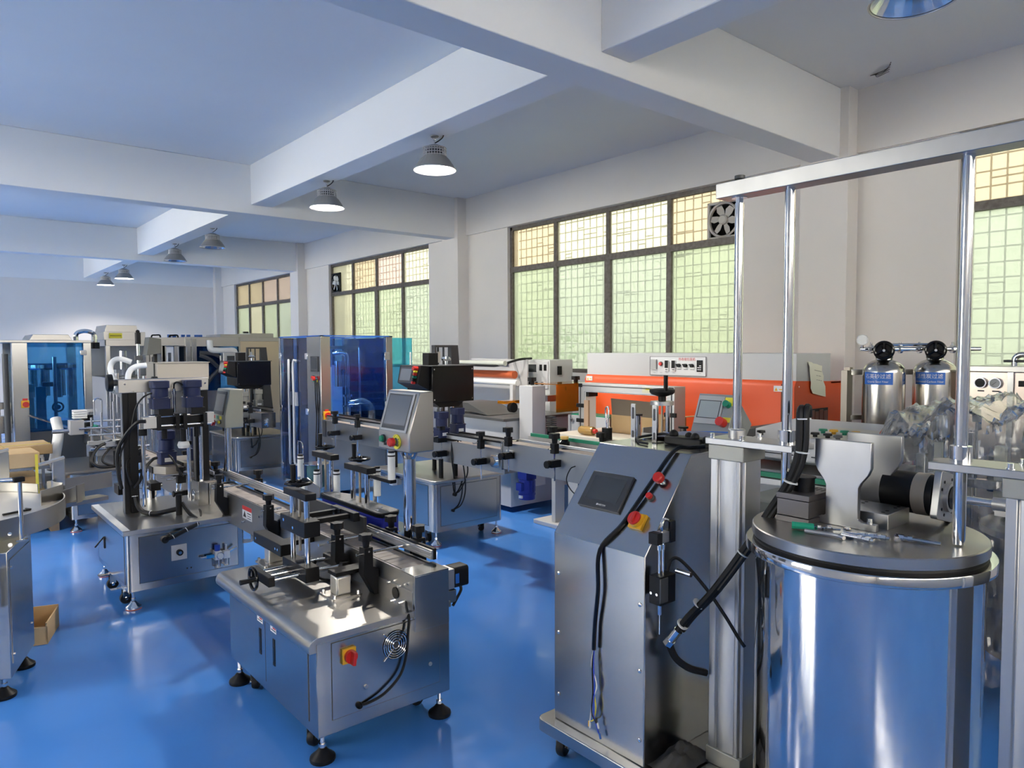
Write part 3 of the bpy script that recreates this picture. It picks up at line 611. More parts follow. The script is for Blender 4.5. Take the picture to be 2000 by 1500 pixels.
fn.add('grille_stays', sum([cyl((1.525+.02*math.cos(R(a)), 2.5905, .398+.02*math.sin(R(a))), (1.525+.082*math.cos(R(a)), 2.594, .398+.082*math.sin(R(a))), .0026, n=5) for a in (45, 135, 225, 315)], G()), CHROME)
cab.add('panel_lock', rod('y', (1.382, .26), 2.592, 2.597, .008, 12)+rod('y', (1.70, .262), 2.595, 2.597, .009, 12), ALUM)
c = cable(M, [(1.62, 2.66, .55), (1.60, 2.63, .535), (1.585, 2.585, .50), (1.575, 2.578, .44), (1.565, 2.578, .35), (1.535, 2.578, .27), (1.46, 2.578, .215), (1.39, 2.585, .195), (1.352, 2.596, .192)], .0062, 'power_cable')
c.add('cable_grommet', lathe((1.35, 2.597, .191), [(.014, 0), (.012, -.012), (.007, -.018)], 12, 'y'), BLACK)
for x, y in ((1.205, 2.635), (1.765, 2.625), (1.185, 3.53), (1.765, 3.56)): foot(M, x, y, .11, BLACK, .052)
for x, y, a in ((1.225, 2.76, 30), (1.225, 3.42, 60), (1.735, 2.77, 10), (1.735, 3.42, 10)): caster(M, x, y, .11, a, .034)
# conveyor with plate belt
conveyor(M, 1.62, 1.785, 2.60, 5.36, .465, .675, .052, slat_to=4.2)
M.add('belt_seam', box(1.64, 1.765, 4.48, 4.487, .6702, .6715), BLACK)
ec = M.add('end_cover', box(1.614, 1.792, 2.582, 2.60, .432, .672)+box(1.614, 1.792, 2.582, 2.71, .672, .677), STEEL, .001)
M.add('end_cover', box(1.614, 1.792, 5.355, 5.37, .47, .68), STEEL, .001)
M.add('side_wing', prism([(2.60, .432), (2.60, .60), (3.06, .60), (2.98, .465)], 'x', 1.612, 1.621), STEELH)
M.add('bearing_cover', rod('x', (2.735, .565), 1.606, 1.613, .026, 24), BLACKG)
M.add('side_bolts', sum([bolt((1.612, y, z), 'x', .0075, .012, -1) for y, z in ((2.79, .60), (2.77, .52), (2.70, .605), (2.70, .53), (2.63, .63), (2.63, .47), (2.95, .53), (2.91, .615))]
      + [bolt((1.62, y, z), 'x', .008, .022, -1) for y, z in ((4.35, .62), (4.66, .53), (3.75, .60), (3.5, .62), (3.35, .6))], G()), CHROME)
sk = M.add('warning_label', box(1.6186, 1.62, 4.53, 4.70, .55, .635), STICK)
sk.add('red_band', box(1.618, 1.6186, 4.53, 4.70, .608, .635), REDINK); sk.add('print', box(1.618, 1.6186, 4.545, 4.61, .59, .596)+box(1.618, 1.6186, 4.545, 4.61, .575, .579)+box(1.618, 1.6186, 4.545, 4.61, .56, .564)+prism([(4.63, .562), (4.685, .562), (4.657, .602)], 'x', 1.618, 1.6186), INK)
def gbracket(y, far=False, rodx=None):
    s = -1 if far else 1; xm = 1.7025
    f = lambda x: xm+s*(x-xm)
    b = M.add('guide_bracket', prism([(f(1.543), .742), (f(1.588), .742), (f(1.588), .65), (f(1.618), .636), (f(1.618), .52), (f(1.602), .505), (f(1.538), .62)], 'y', y-.025, y+.025), BLACK, .002)
    b.add('star_knob', knobg(f(1.565), y, .742, .029, .06), BLACK); b.add('guide_shaft', rod('x', (y, .712), f(1.515), f(1.515)+s*(rodx-1.515), .0065, 10), CHROME)
    b.add('set_screw', bolt((f(1.566), y-.025, .725), 'y', .005, .003, -1), CHROME)
gbracket(4.99, rodx=1.775); gbracket(4.10, rodx=1.64); gbracket(3.21, rodx=1.755); gbracket(2.92, rodx=1.765)
gbracket(5.0, True, 1.64); gbracket(2.90, True, 1.62); gbracket(3.16, True, 1.62)
for y0, y1 in ((2.69, 3.31), (3.80, 5.62)):
    r = M.add('guide_rail', box(1.772, 1.782, y0, y1, .693, .735)+box(1.766, 1.772, y0, y1, .70, .709)+box(1.766, 1.772, y0, y1, .718, .728), ALUM, .001)
    r.add('rail_backing', box(1.783, 1.80, y0, y1, .69, .742), BLACK if y0 < 3 else ALUM, .002)
# drive motor at the near end
dm = M.add('drive_motor', box(1.80, 1.845, 2.612, 2.692, .565, .655), ALUM, .002)
dm.add('motor_can', prism(rrect(2.612, 2.692, .563, .657, .014), 'x', 1.845, 1.925), BLACK, .002); dm.add('motor_plate', box(1.85, 1.87, 2.6105, 2.612, .585, .63), BLUESTK)
dm.add('motor_bracket', box(1.79, 1.86, 2.62, 2.70, .498, .555), STEEL, .002); dm.add('motor_lead', tube([(1.90, 2.65, .563), (1.90, 2.64, .54), (1.87, 2.63, .51), (1.84, 2.62, .485)], .007), RUBBER)
# posts with base plates carrying the conveyor
for x, y in ((1.475, 3.0), (1.43, 3.69)):
    p = M.add('support_post', box(x-.037, x+.037, y-.037, y+.037, .526, .612), mat('pale_steel', (.66, .62, .55), .4, .9), .008)
    p.add('base_plate', prism(rrect(x-.075, x+.075, y-.075, y+.075, .015), 'z', .52, .528), STEELH)
    p.add('anchor_bolts', sum([rod('z', (x+i*.058, y+j*.058), .528, .542, .0085, 6) for i in (-1, 1) for j in (-1, 1)], G()), CHROME)
M.add('cross_bracket', box(1.44, 1.62, 2.975, 3.06, .612, .63), BLACK, .002)
k = M.add('slide_block', box(1.385, 1.455, 3.48, 3.86, .602, .662), BLACK, .004); k.add('cap_screws', sum([bolt((1.385, y, .632), 'x', .007, .002, -1) for y in (3.52, 3.55, 3.82)], G()), CHROME)
M.add('slide_arm', box(1.45, 1.62, 3.60, 3.68, .615, .64), BLACK)
# near adjusting column with two handwheels
a = M.add('adjuster_base', box(1.365, 1.435, 3.135, 3.41, .558, .628), BLACK, .003)
a.add('spindle_shaft', rod('z', (1.40, 3.355), .628, .95, .0135, 18), CHROME); a.add('spindle_shaft', rod('z', (1.40, 3.19), .628, .95, .0135, 18), CHROME); a.add('lead_screw', rod('z', (1.40, 3.272), .68, .95, .007, 12), mat('brass_screw', (.42, .36, .28), .4, .9))
M.add('adjuster_cap', box(1.372, 1.428, 3.14, 3.40, .943, .976), BLACK, .003)
k = M.add('adjuster_carriage', box(1.36, 1.44, 3.13, 3.415, .772, .846), BLACK, .003); k.add('cap_screws', sum([bolt((1.36, y, z), 'x', .008, .002, -1) for y, z in ((3.37, .82), (3.26, .80))], G()), CHROME)
handwheel(M, (1.40, 3.272, 1.01), 'z', .056)
M.add('carriage_arm', box(1.44, 1.735, 3.345, 3.375, .775, .80)+box(1.44, 1.735, 3.49, 3.52, .775, .80)+box(1.44, 1.47, 3.35, 3.52, .775, .80)+box(1.70, 1.735, 3.30, 3.56, .765, .81), BLACK, .002)
M.add('arm_bolts', sum([rod('z', (x, 3.44), .79, .812, .008, 6) for x in (1.66, 1.69)], G()), CHROME)
k = M.add('press_plate', box(1.735, 1.755, 3.26, 4.12, .688, .79), mat('matt_black_plate', (.022, .022, .024), .6), .002); k.add('plate_slot', prism(rrect(3.98, 4.08, .752, .776, .012), 'x', 1.733, 1.7352), ALUM)
M.add('cross_shaft', rod('x', (3.335, .593), 1.215, 1.58, .0105, 14), CHROME); M.add('cross_shaft', rod('x', (3.185, .593), 1.215, 1.58, .0105, 14), CHROME); M.add('lead_screw', rod('x', (3.26, .593), 1.20, 1.40, .006, 10), CHROME)
M.add('cross_end_block', box(1.195, 1.225, 3.15, 3.37, .572, .616), BLACK, .003); M.add('cross_end_block', box(1.56, 1.60, 3.15, 3.37, .572, .616), BLACK, .003)
handwheel(M, (1.165, 3.26, .594), 'x', .05, -1)
cable(M, [(1.50, 3.32, .60), (1.47, 3.30, .55), (1.50, 3.22, .527), (1.58, 3.10, .527)], .008)
# far adjusting columns over the blue sponge unit
for n, (x, y, z0, z1) in enumerate(((1.95, 3.70, .765, .955), (2.02, 4.30, .74, .955))):
    M.add('spindle_shaft', rod('z', (x, y+.085), z0, z1, .0145, 18), CHROME); M.add('spindle_shaft', rod('z', (x, y-.085), z0, z1, .0145, 18), CHROME); M.add('lead_screw', rod('z', (x, y), z0, z1, .007, 12), MATS['brass_screw'])
    M.add('adjuster_cap', box(x-.03, x+.03, y-.14, y+.14, z1-.005, z1+.03), BLACK, .004); handwheel(M, (x, y, z1+.066), 'z', .056)
bp = prism([(1.885, 3.40), (1.90, 3.36), (2.0, 3.36), (2.03, 3.40), (2.03, 3.95), (1.98, 4.10), (1.90, 4.12), (1.885, 4.05)], 'z', .742, .766)
k = M.add('sponge_unit_plate', bp, BLACK, .004); k.add('plate_cover', prism([(1.893, 3.41), (1.905, 3.37), (1.995, 3.37), (2.022, 3.405), (2.022, 3.94), (1.975, 4.09), (1.905, 4.11), (1.893, 4.04)], 'z', .766, .768), mat('speckled_grey', (.13, .128, .125), .5, noise=(.2, .195, .19), nscale=60))
k.add('plate_screws', sum([cyl((x, y, .768), (x, y, .7695), .012, n=10) for x, y in ((1.92, 3.45), (1.97, 3.5), (1.925, 3.95), (1.96, 4.0), (1.99, 3.86))], G()), CHROME)
M.add('sponge_belt', prism([(1.888, 3.41), (1.903, 3.365), (1.998, 3.365), (2.027, 3.405), (2.027, 3.94), (1.978, 4.09), (1.903, 4.11), (1.888, 4.04)], 'z', .60, .742), BLUEB, .01)
M.add('deflector', prism([(4.10, .74), (4.10, .80), (4.28, .84), (4.28, .70)], 'x', 1.885, 1.89), STEELH)
M.add('unit_bracket', box(1.80, 1.95, 3.56, 3.80, .57, .60), BLACK)
# label reel arm and rollers
M.add('label_roll', lathe((2.03, 4.46, .74), [(.02, 0), (.062, 0), (.062, .15), (.02, .15)], 24), TEAL); M.add('roll_plate', lathe((2.03, 4.46, .892), [(.008, 0), (.085, 0), (.085, .004), (.008, .004)], 28), CHROME)
for x, y, z0, z1 in ((1.99, 4.62, .70, .93), (1.96, 4.30, .72, .87), (2.0, 4.10, .74, .89), (1.93, 4.42, .70, .80), (2.02, 3.46, .925, 1.075), (2.04, 3.66, .80, .96)):
    r = M.add('roller', rod('z', (x, y), z0, z1, .021, 16), WHITEP); r.add('roller_cap', rod('z', (x, y), z1, z1+.012, .018, 16)+rod('z', (x, y), z1-.02, z1-.012, .0225, 16), BLACK)
M.add('roller_arm', box(2.0, 2.04, 3.44, 3.70, .905, .925), BLACK, .003); M.add('arm_post', rod('z', (2.035, 3.68), .76, .91, .012), CHROME); M.add('reel_disc', cyl((2.09, 3.74, .885), (2.09, 3.74, .888), .085, n=28), CLEAR)
M.add('wire_loop', tube([(1.99, 4.66, .74), (1.99, 4.66, 1.0), (1.99, 4.64, 1.025), (1.99, 4.60, 1.025), (1.99, 4.58, 1.0), (1.99, 4.58, .95)], .004, 6, 4), CHROME)
cb = M.add('cable_coil', sum([torus((1.86, 3.30, .575+.004*i), .045+.006*(i % 2), .006, 'y', 20, 6) for i in range(4)], G()), RUBBER)
# control head on its pole
M.add('pole', rod('z', (1.865, 3.02), .50, 1.16, .031, 24), CHROME).add('pole_flare', lathe((1.865, 3.02, 1.11), [(.032, 0), (.045, .03), (.05, .052)], 24, close=False), CHROME)
M.add('pole_bracket', box(1.80, 1.91, 2.96, 3.08, .488, .505), STEEL)
hb, pr = ctrl_box(M, 1.775, 1.915, 2.875, 3.165, 1.158, 1.448)
o0 = Vector((1.775, 0, 1.158+.29*.32)); o1 = Vector((1.775+.14*.45, 0, 1.448)); sd = (o1-o0); sl = sd.length; sd.normalize(); sn = Vector((-sd.z, 0, sd.x))
def lean(y0, y1, s0, s1, h0, h1, A=o0, D=sd, Nn=sn):
    v = [tuple(A+D*s+Nn*h+Vector((0, y, 0))) for h in (h0, h1) for y, s in ((y0, s0), (y1, s0), (y1, s1), (y0, s1))]
    return G(v, [(0, 3, 2, 1), (4, 5, 6, 7), (0, 1, 5, 4), (1, 2, 6, 5), (2, 3, 7, 6), (3, 0, 4, 7)])
h = M.add('touchscreen', lean(2.90, 3.14, .0, .195, 0, .008), GREYP, .003); h.add('display', lean(2.922, 3.118, .035, .18, .008, .0088), SCREEN); h.add('screen_surround', lean(2.912, 3.128, .012, .188, .0075, .0083), DARK)
button(M, (1.775, 3.112, 1.21), (-1, 0, 0), mat('green_button', (.01, .22, .12), .35), .017)
rg_ = M.add('emergency_ring', lathe((1.775, 2.985, 1.205), [(.02, 0), (.036, 0), (.036, -.006), (.02, -.006)], 26, 'x', False), YEL2)
estop(M, (1.769, 2.985, 1.205), (-1, 0, 0), .022)
M.add('button_tag', box(1.773, 1.775, 3.085, 3.11, 1.178, 1.192), BLACK)
for i, ch in enumerate('EMERGENCY'):
    a = R(205-i*29); M.text(ch, .011, (1.7685, 2.985-.029*math.cos(a)*1, 1.205+.029*math.sin(a)), FX)
# ------------------------------------------------------------ capping machine behind, with four navy motors
M = thing('capping_machine', 'capping machine with four navy motors on a black gantry over a steel cabinet', 'machine', (1.35, 5.4, 0))
cab = M.add('cabinet', prism(rrect(.985, 1.725, 4.97, 5.93, .03), 'z', .115, .492), STEEL)
M.add('table_top', prism(rrect(.955, 1.765, 4.925, 5.96, .012), 'z', .490, .52), STEELH, .003)
M.add('film_strip', box(.957, 1.0, 4.94, 5.95, .5203, .5212), WHITEP)
cab.add('panel_gap', box(1.052, 1.676, 4.9685, 4.97, .16, .462)+box(.9835, .985, 5.04, 5.86, .15, .46), DARK)
cab.add('front_panel', box(1.055, 1.673, 4.967, 4.97, .163, .459), STEEL)
d = M.add('door', box(.982, .985, 5.043, 5.857, .153, .457), STEEL); d.add('door_handle', box(.976, .983, 5.64, 5.67, .26, .34), BLACK, .002); d.add('handle_lever', cyl((.978, 5.655, .34), (.93, 5.70, .265), .005, n=6), BLACK)
k = M.add('speed_dial_plate', box(1.244, 1.340, 4.961, 4.967, .272, .372), WHITE, .001); k.add('dial', rod('y', (1.292, .324), 4.938, 4.961, .02, 20), BLACK); k.add('dial_face', rod('y', (1.292, .324), 4.936, 4.938, .01, 14), CHROME)
cab.add('small_holes', sum([rod('y', (x, .205), 4.9655, 4.967, .005, 8) for x in (1.34, 1.365)], G()), BLACK)
f = M.add('air_regulator', box(1.505, 1.55, 4.915, 4.967, .235, .295), WHITEP, .004)
f.add('blue_cap', rod('z', (1.527, 4.94), .295, .335, .019, 14), mat('blue_cap', (.02, .07, .45), .4)); f.add('bowl', rod('z', (1.527, 4.94), .18, .235, .02, 14)+rod('z', (1.585, 4.94), .185, .235, .018, 14), CLEAR)
f.add('pressure_dial', rod('y', (1.535, .265), 4.90, 4.915, .022, 20), WHITEP); f.add('dial_rim', torus((1.535, 4.90, .265), .022, .002, 'y', 20, 5), CHROME); f.add('lubricator', box(1.565, 1.605, 4.92, 4.96, .235, .285)+rod('z', (1.585, 4.94), .285, .325, .007), WHITEP)
f.add('air_fitting', rod('x', (4.94, .262), 1.42, 1.50, .008), CHROME); f.add('blue_fitting', rod('x', (4.94, .262), 1.455, 1.505, .012), mat('blue_push_fitting', (.02, .25, .65), .4)); f.add('silencer', cyl((1.60, 4.94, .275), (1.65, 4.92, .30), .009, n=8), CHROME)
OFOOT = mat('chrome_orange_foot', (.55, .12, .04), .5)
for x, y in ((1.02, 5.0), (1.69, 5.0), (1.02, 5.88), (1.69, 5.88)): foot(M, x, y, .115, CHROME, .048); M.add('foot_pad', cyl((x, y, 0), (x, y, .009), .0475, n=20), OFOOT)
for x, y in ((1.005, 5.14), (1.0, 5.52)): caster(M, x, y, .115, 0, .037, True)
# conveyor, abutting the foreground line
conveyor(M, 1.55, 1.705, 5.40, 7.9, .50, .692, .052, slat_to=6.3)
M.add('end_cover', box(1.545, 1.712, 5.385, 5.40, .485, .697)+box(1.545, 1.712, 5.385, 5.50, .694, .699), STEEL, .001)
g = M.add('bearing_flange', prism(rrect(5.44, 5.53, .545, .635, .02), 'x', 1.528, 1.551), CHROME, .002); g.add('bearing', rod('x', (5.485, .59), 1.505, 1.53, .03, 20), CHROME)
def rail(x, y0, y1, z0=.705, z1=.73): M.add('guide_rail', box(x, x+.012, y0, y1, z0, z1), ALUM, .002)
rail(1.575, 5.46, 6.35); rail(1.69, 5.52, 6.9, .71, .74); M.add('rail_backing', box(1.703, 1.713, 5.52, 6.9, .69, .735), BLACK)
def cbracket(y, far=False, low=False):
    s = -1 if far else 1; f = lambda x: 1.6275+s*(x-1.6275)
    b = M.add('guide_clamp', box(min(f(1.46), f(1.52)), max(f(1.46), f(1.52)), y-.022, y+.022, .665, .725), BLACK, .002)
    b.add('star_knob', knobg(f(1.49), y, .725, .030, .06), BLACK); b.add('guide_shaft', rod('x', (y, .70), f(1.39), f(1.575), .0065, 10)+rod('x', (y+.05, .715), f(1.36), f(1.57), .0065, 10), CHROME)
    b.add('clamp_post', rod('z', (f(1.49), y), .55, .67, .010, 12)+rod('z', (f(1.475), y+.05), .50, .70, .008, 10), CHROME); b.add('clamp_foot', box(min(f(1.46), f(1.548)), max(f(1.46), f(1.548)), y-.02, y+.02, .572, .605), BLACK, .002)
    b.add('side_knob', lathe((f(1.43), y, .588), [(.022, 0), (.024, .008), (.012, .02), (.008, s*.03)], 10, 'x'), BLACK)
cbracket(5.62); cbracket(5.70, True); cbracket(6.9); cbracket(6.5, True)
for x, y in ((1.36, 5.2), (1.36, 5.93)): M.add('table_pillar', rod('z', (x, y), .52, .66, .02, 16), BLACK)
# gantry
for x in (1.13, 1.605):
    p = M.add('gantry_post', prism([(x-.045, 5.47), (x-.02, 5.47), (x-.02, 5.478), (x-.008, 5.478), (x-.008, 5.47), (x+.045, 5.47), (x+.045, 5.55), (x-.045, 5.55)], 'z', .52, 1.36), BLACK)
    p.add('post_groove', box(x-.0465, x-.045, 5.495, 5.505, .52, 1.36)+box(x-.0465, x-.045, 5.52, 5.53, .52, 1.36), ALUM)
M.add('gantry_beam', box(1.06, 1.655, 5.46, 5.56, 1.358, 1.452), STEELH, .004); M.add('beam_screws', sum([bolt((x, 5.46, z), 'y', .007, .004, -1) for x, z in ((1.10, 1.42), (1.15, 1.37), (1.63, 1.41), (1.58, 1.37))], G()), CHROME)
h = M.add('height_handwheel', lathe((1.02, 5.51, 1.43), [(.015, -.025), (.055, -.02), (.06, -.008), (.06, .012), (.02, .018), (.016, .05)], 24, 'x'), BLACK); h.add('wheel_hub', rod('x', (5.51, 1.43), 1.02, 1.08, .022, 16), DARK)
# capping head: cross carriage, upper motors, lower motors on squeeze plates
mx = [motor(M, 1.30, 5.38, 1.245, .118, .195, nameplate=False), motor(M, 1.515, 5.38, 1.245, .118, .195, nameplate=False)]
for x in (1.30, 1.515): M.add('spindle_mount', box(x-.02, x+.075, 5.33, 5.42, 1.195, 1.245), BLACK, .002); M.add('spindle', rod('z', (x+.03, 5.40), 1.03, 1.19, .018, 14), BLACK)
M.add('carriage_shaft', rod('x', (5.36, 1.195), 1.22, 1.64, .012, 14), CHROME); M.add('carriage_shaft', rod('x', (5.36, 1.125), 1.22, 1.64, .012, 14), CHROME)
M.add('carriage_block', box(1.18, 1.265, 5.32, 5.41, 1.115, 1.195), ALUM, .003); M.add('carriage_block', box(1.60, 1.65, 5.33, 5.40, 1.13, 1.205), ALUM, .003)
M.add('carriage_frame', box(1.265, 1.29, 5.31, 5.42, 1.10, 1.205)+box(1.385, 1.41, 5.31, 5.42, 1.095, 1.21)+box(1.435, 1.46, 5.31, 5.42, 1.095, 1.21)+box(1.57, 1.595, 5.31, 5.42, 1.10, 1.205)+box(1.24, 1.60, 5.33, 5.42, 1.105, 1.12)+box(1.27, 1.59, 5.375, 5.385, 1.12, 1.19), BLACK, .002)
for x in (1.20, 1.50, 1.585): M.add('lift_column', rod('z', (x, 5.44), .56, 1.12, .014, 14), CHROME)
M.add('column_collar', rod('z', (1.20, 5.44), 1.06, 1.105, .028, 14)+rod('z', (1.50, 5.44), .97, .995, .022, 14), BLACK); M.add('capping_chuck', lathe((1.455, 5.40, .955), [(.035, 0), (.042, .02), (.034, .045), (.012, .048)], 18), WHITEP)
M.add('chuck_stem', rod('z', (1.455, 5.40), 1.0, 1.10, .02, 14), BLACK)
M.add('air_cylinder', rod('z', (1.405, 5.42), 1.20, 1.38, .011, 12)+rod('z', (1.405, 5.42), 1.34, 1.365, .014, 12), CHROME); cable(M, [(1.405, 5.42, 1.38), (1.41, 5.42, 1.415), (1.43, 5.41, 1.425), (1.465, 5.39, 1.40)], .006)
for i, (x, y) in enumerate(((1.43, 5.76), (1.665, 5.84))):
    motor(M, x, y, .80, .115, .25)
    M.add('squeeze_unit', prism([(x-.10, y-.03), (x-.04, y-.13), (x+.07, y-.13), (x+.07, y+.32), (x-.10, y+.32)], 'z', .735, .795), mat('beige_steel', (.30, .27, .23), .5, .7), .004)
    M.add('unit_edge', box(x-.108, x-.10, y-.02, y+.32, .738, .785), BLACK, .002)
    cable(M, [(x+.0, y-.06, .87), (x+.01, y-.10, .85), (x+.03, y-.14, .80), (x+.06, y-.20, .72)], .007)
for x, y in ((1.36, 5.93), (1.33, 5.86), (1.40, 6.0), (1.37, 6.06)): M.add('lift_column', rod('z', (x, y), .52, .76, .011, 12), CHROME)
a = M.add('side_slide', rod('x', (5.80, .64), 1.10, 1.40, .016, 14)+rod('x', (5.74, .645), 1.12, 1.38, .010, 12), CHROME); a.add('slide_block', box(1.30, 1.37, 5.70, 5.86, .615, .67), BLACK, .003); a.add('slide_end', box(1.09, 1.13, 5.72, 5.86, .61, .68), BLACK, .003)
# hoses and cable bundles
cable(M, [(1.19, 5.30, 1.17), (1.14, 5.33, 1.16), (1.08, 5.42, 1.06), (1.04, 5.45, .95), (1.045, 5.45, .80), (1.06, 5.45, .70)], .013, 'cable_bundle')
cable(M, [(1.24, 5.33, 1.36), (1.19, 5.36, 1.33), (1.15, 5.40, 1.25), (1.12, 5.42, 1.1), (1.06, 5.44, .95), (1.05, 5.44, .8)], .006)
bd = cable(M, [(1.14, 5.42, .64), (1.145, 5.38, .58), (1.17, 5.34, .542), (1.22, 5.28, .535), (1.28, 5.24, .545), (1.37, 5.20, .565)], .017, 'cable_bundle'); ties(bd, [((1.135, 5.42, .645), (0, .2, 1)), ((1.205, 5.30, .536), (1, -1, 0))], .02)
cable(M, [(1.14, 5.44, .70), (1.17, 5.42, .75), (1.22, 5.5, .82), (1.30, 5.62, .86), (1.34, 5.68, .86)], .011)
cable(M, [(1.12, 5.44, .72), (1.10, 5.46, .85), (1.14, 5.5, .94), (1.2, 5.55, .97)], .010)
hk = cable(M, [(1.38, 5.20, .60), (1.41, 5.12, .53), (1.43, 5.0, .505), (1.40, 4.93, .50), (1.33, 4.92, .475), (1.25, 4.93, .44), (1.21, 4.955, .425)], .013, 'cable_bundle'); ties(hk, [((1.40, 4.93, .50), (1, 0, .1)), ((1.33, 4.92, .475), (1, 0, .5)), ((1.25, 4.93, .44), (1, 0, .5))], .016)
hk.add('cable_grommet', rod('y', (1.206, .422), 4.945, 4.97, .022, 14), BLACK)
cable(M, [(1.55, 5.45, .49), (1.50, 5.2, .525), (1.45, 5.02, .51), (1.43, 4.94, .50)], .008)
# control head
M.add('pole', rod('z', (1.80, 5.50), .45, 1.09, .024, 20), CHROME); M.add('pole_bracket', box(1.72, 1.83, 5.46, 5.54, .44, .46), STEEL)
hb, pr = ctrl_box(M, 1.735, 1.87, 5.36, 5.64, 1.075, 1.36, .3, mat('olive_grey_box', (.30, .30, .25), .45, .35))
A = Vector((1.735, 0, 1.075+.285*.32)); B_ = Vector((1.735+.135*.3, 0, 1.36)); D_ = (B_-A); D_.normalize(); N_ = Vector((-D_.z, 0, D_.x))
h = M.add('touchscreen', lean(5.40, 5.62, .005, .18, 0, .006, A, D_, N_), BEZEL, .002); h.add('display', lean(5.42, 5.60, .03, .16, .006, .0068, A, D_, N_), SCRDK)
for i, m in enumerate((RED, MATS['green_button'], YEL2)): M.add('button_tag', box(1.732, 1.735, 5.585-.075*i, 5.625-.075*i, 1.135, 1.16), m)
estop(M, (1.735, 5.55, 1.105), (-1, 0, 0), .024); button(M, (1.735, 5.46, 1.115), (-1, 0, 0), YEL2, .012)
cable(M, [(1.80, 5.50, .98), (1.78, 5.52, .80), (1.77, 5.54, .65), (1.75, 5.5, .53)], .006)
M.add('waste_bottle', lathe((1.745, 5.02, .30), [(.03, 0), (.055, .004), (.058, .10), (.05, .12), (.052, .125)], 24), CLEAR)
M.add('bottle_holder', box(1.72, 1.76, 5.0, 5.04, .42, .46), STEEL)
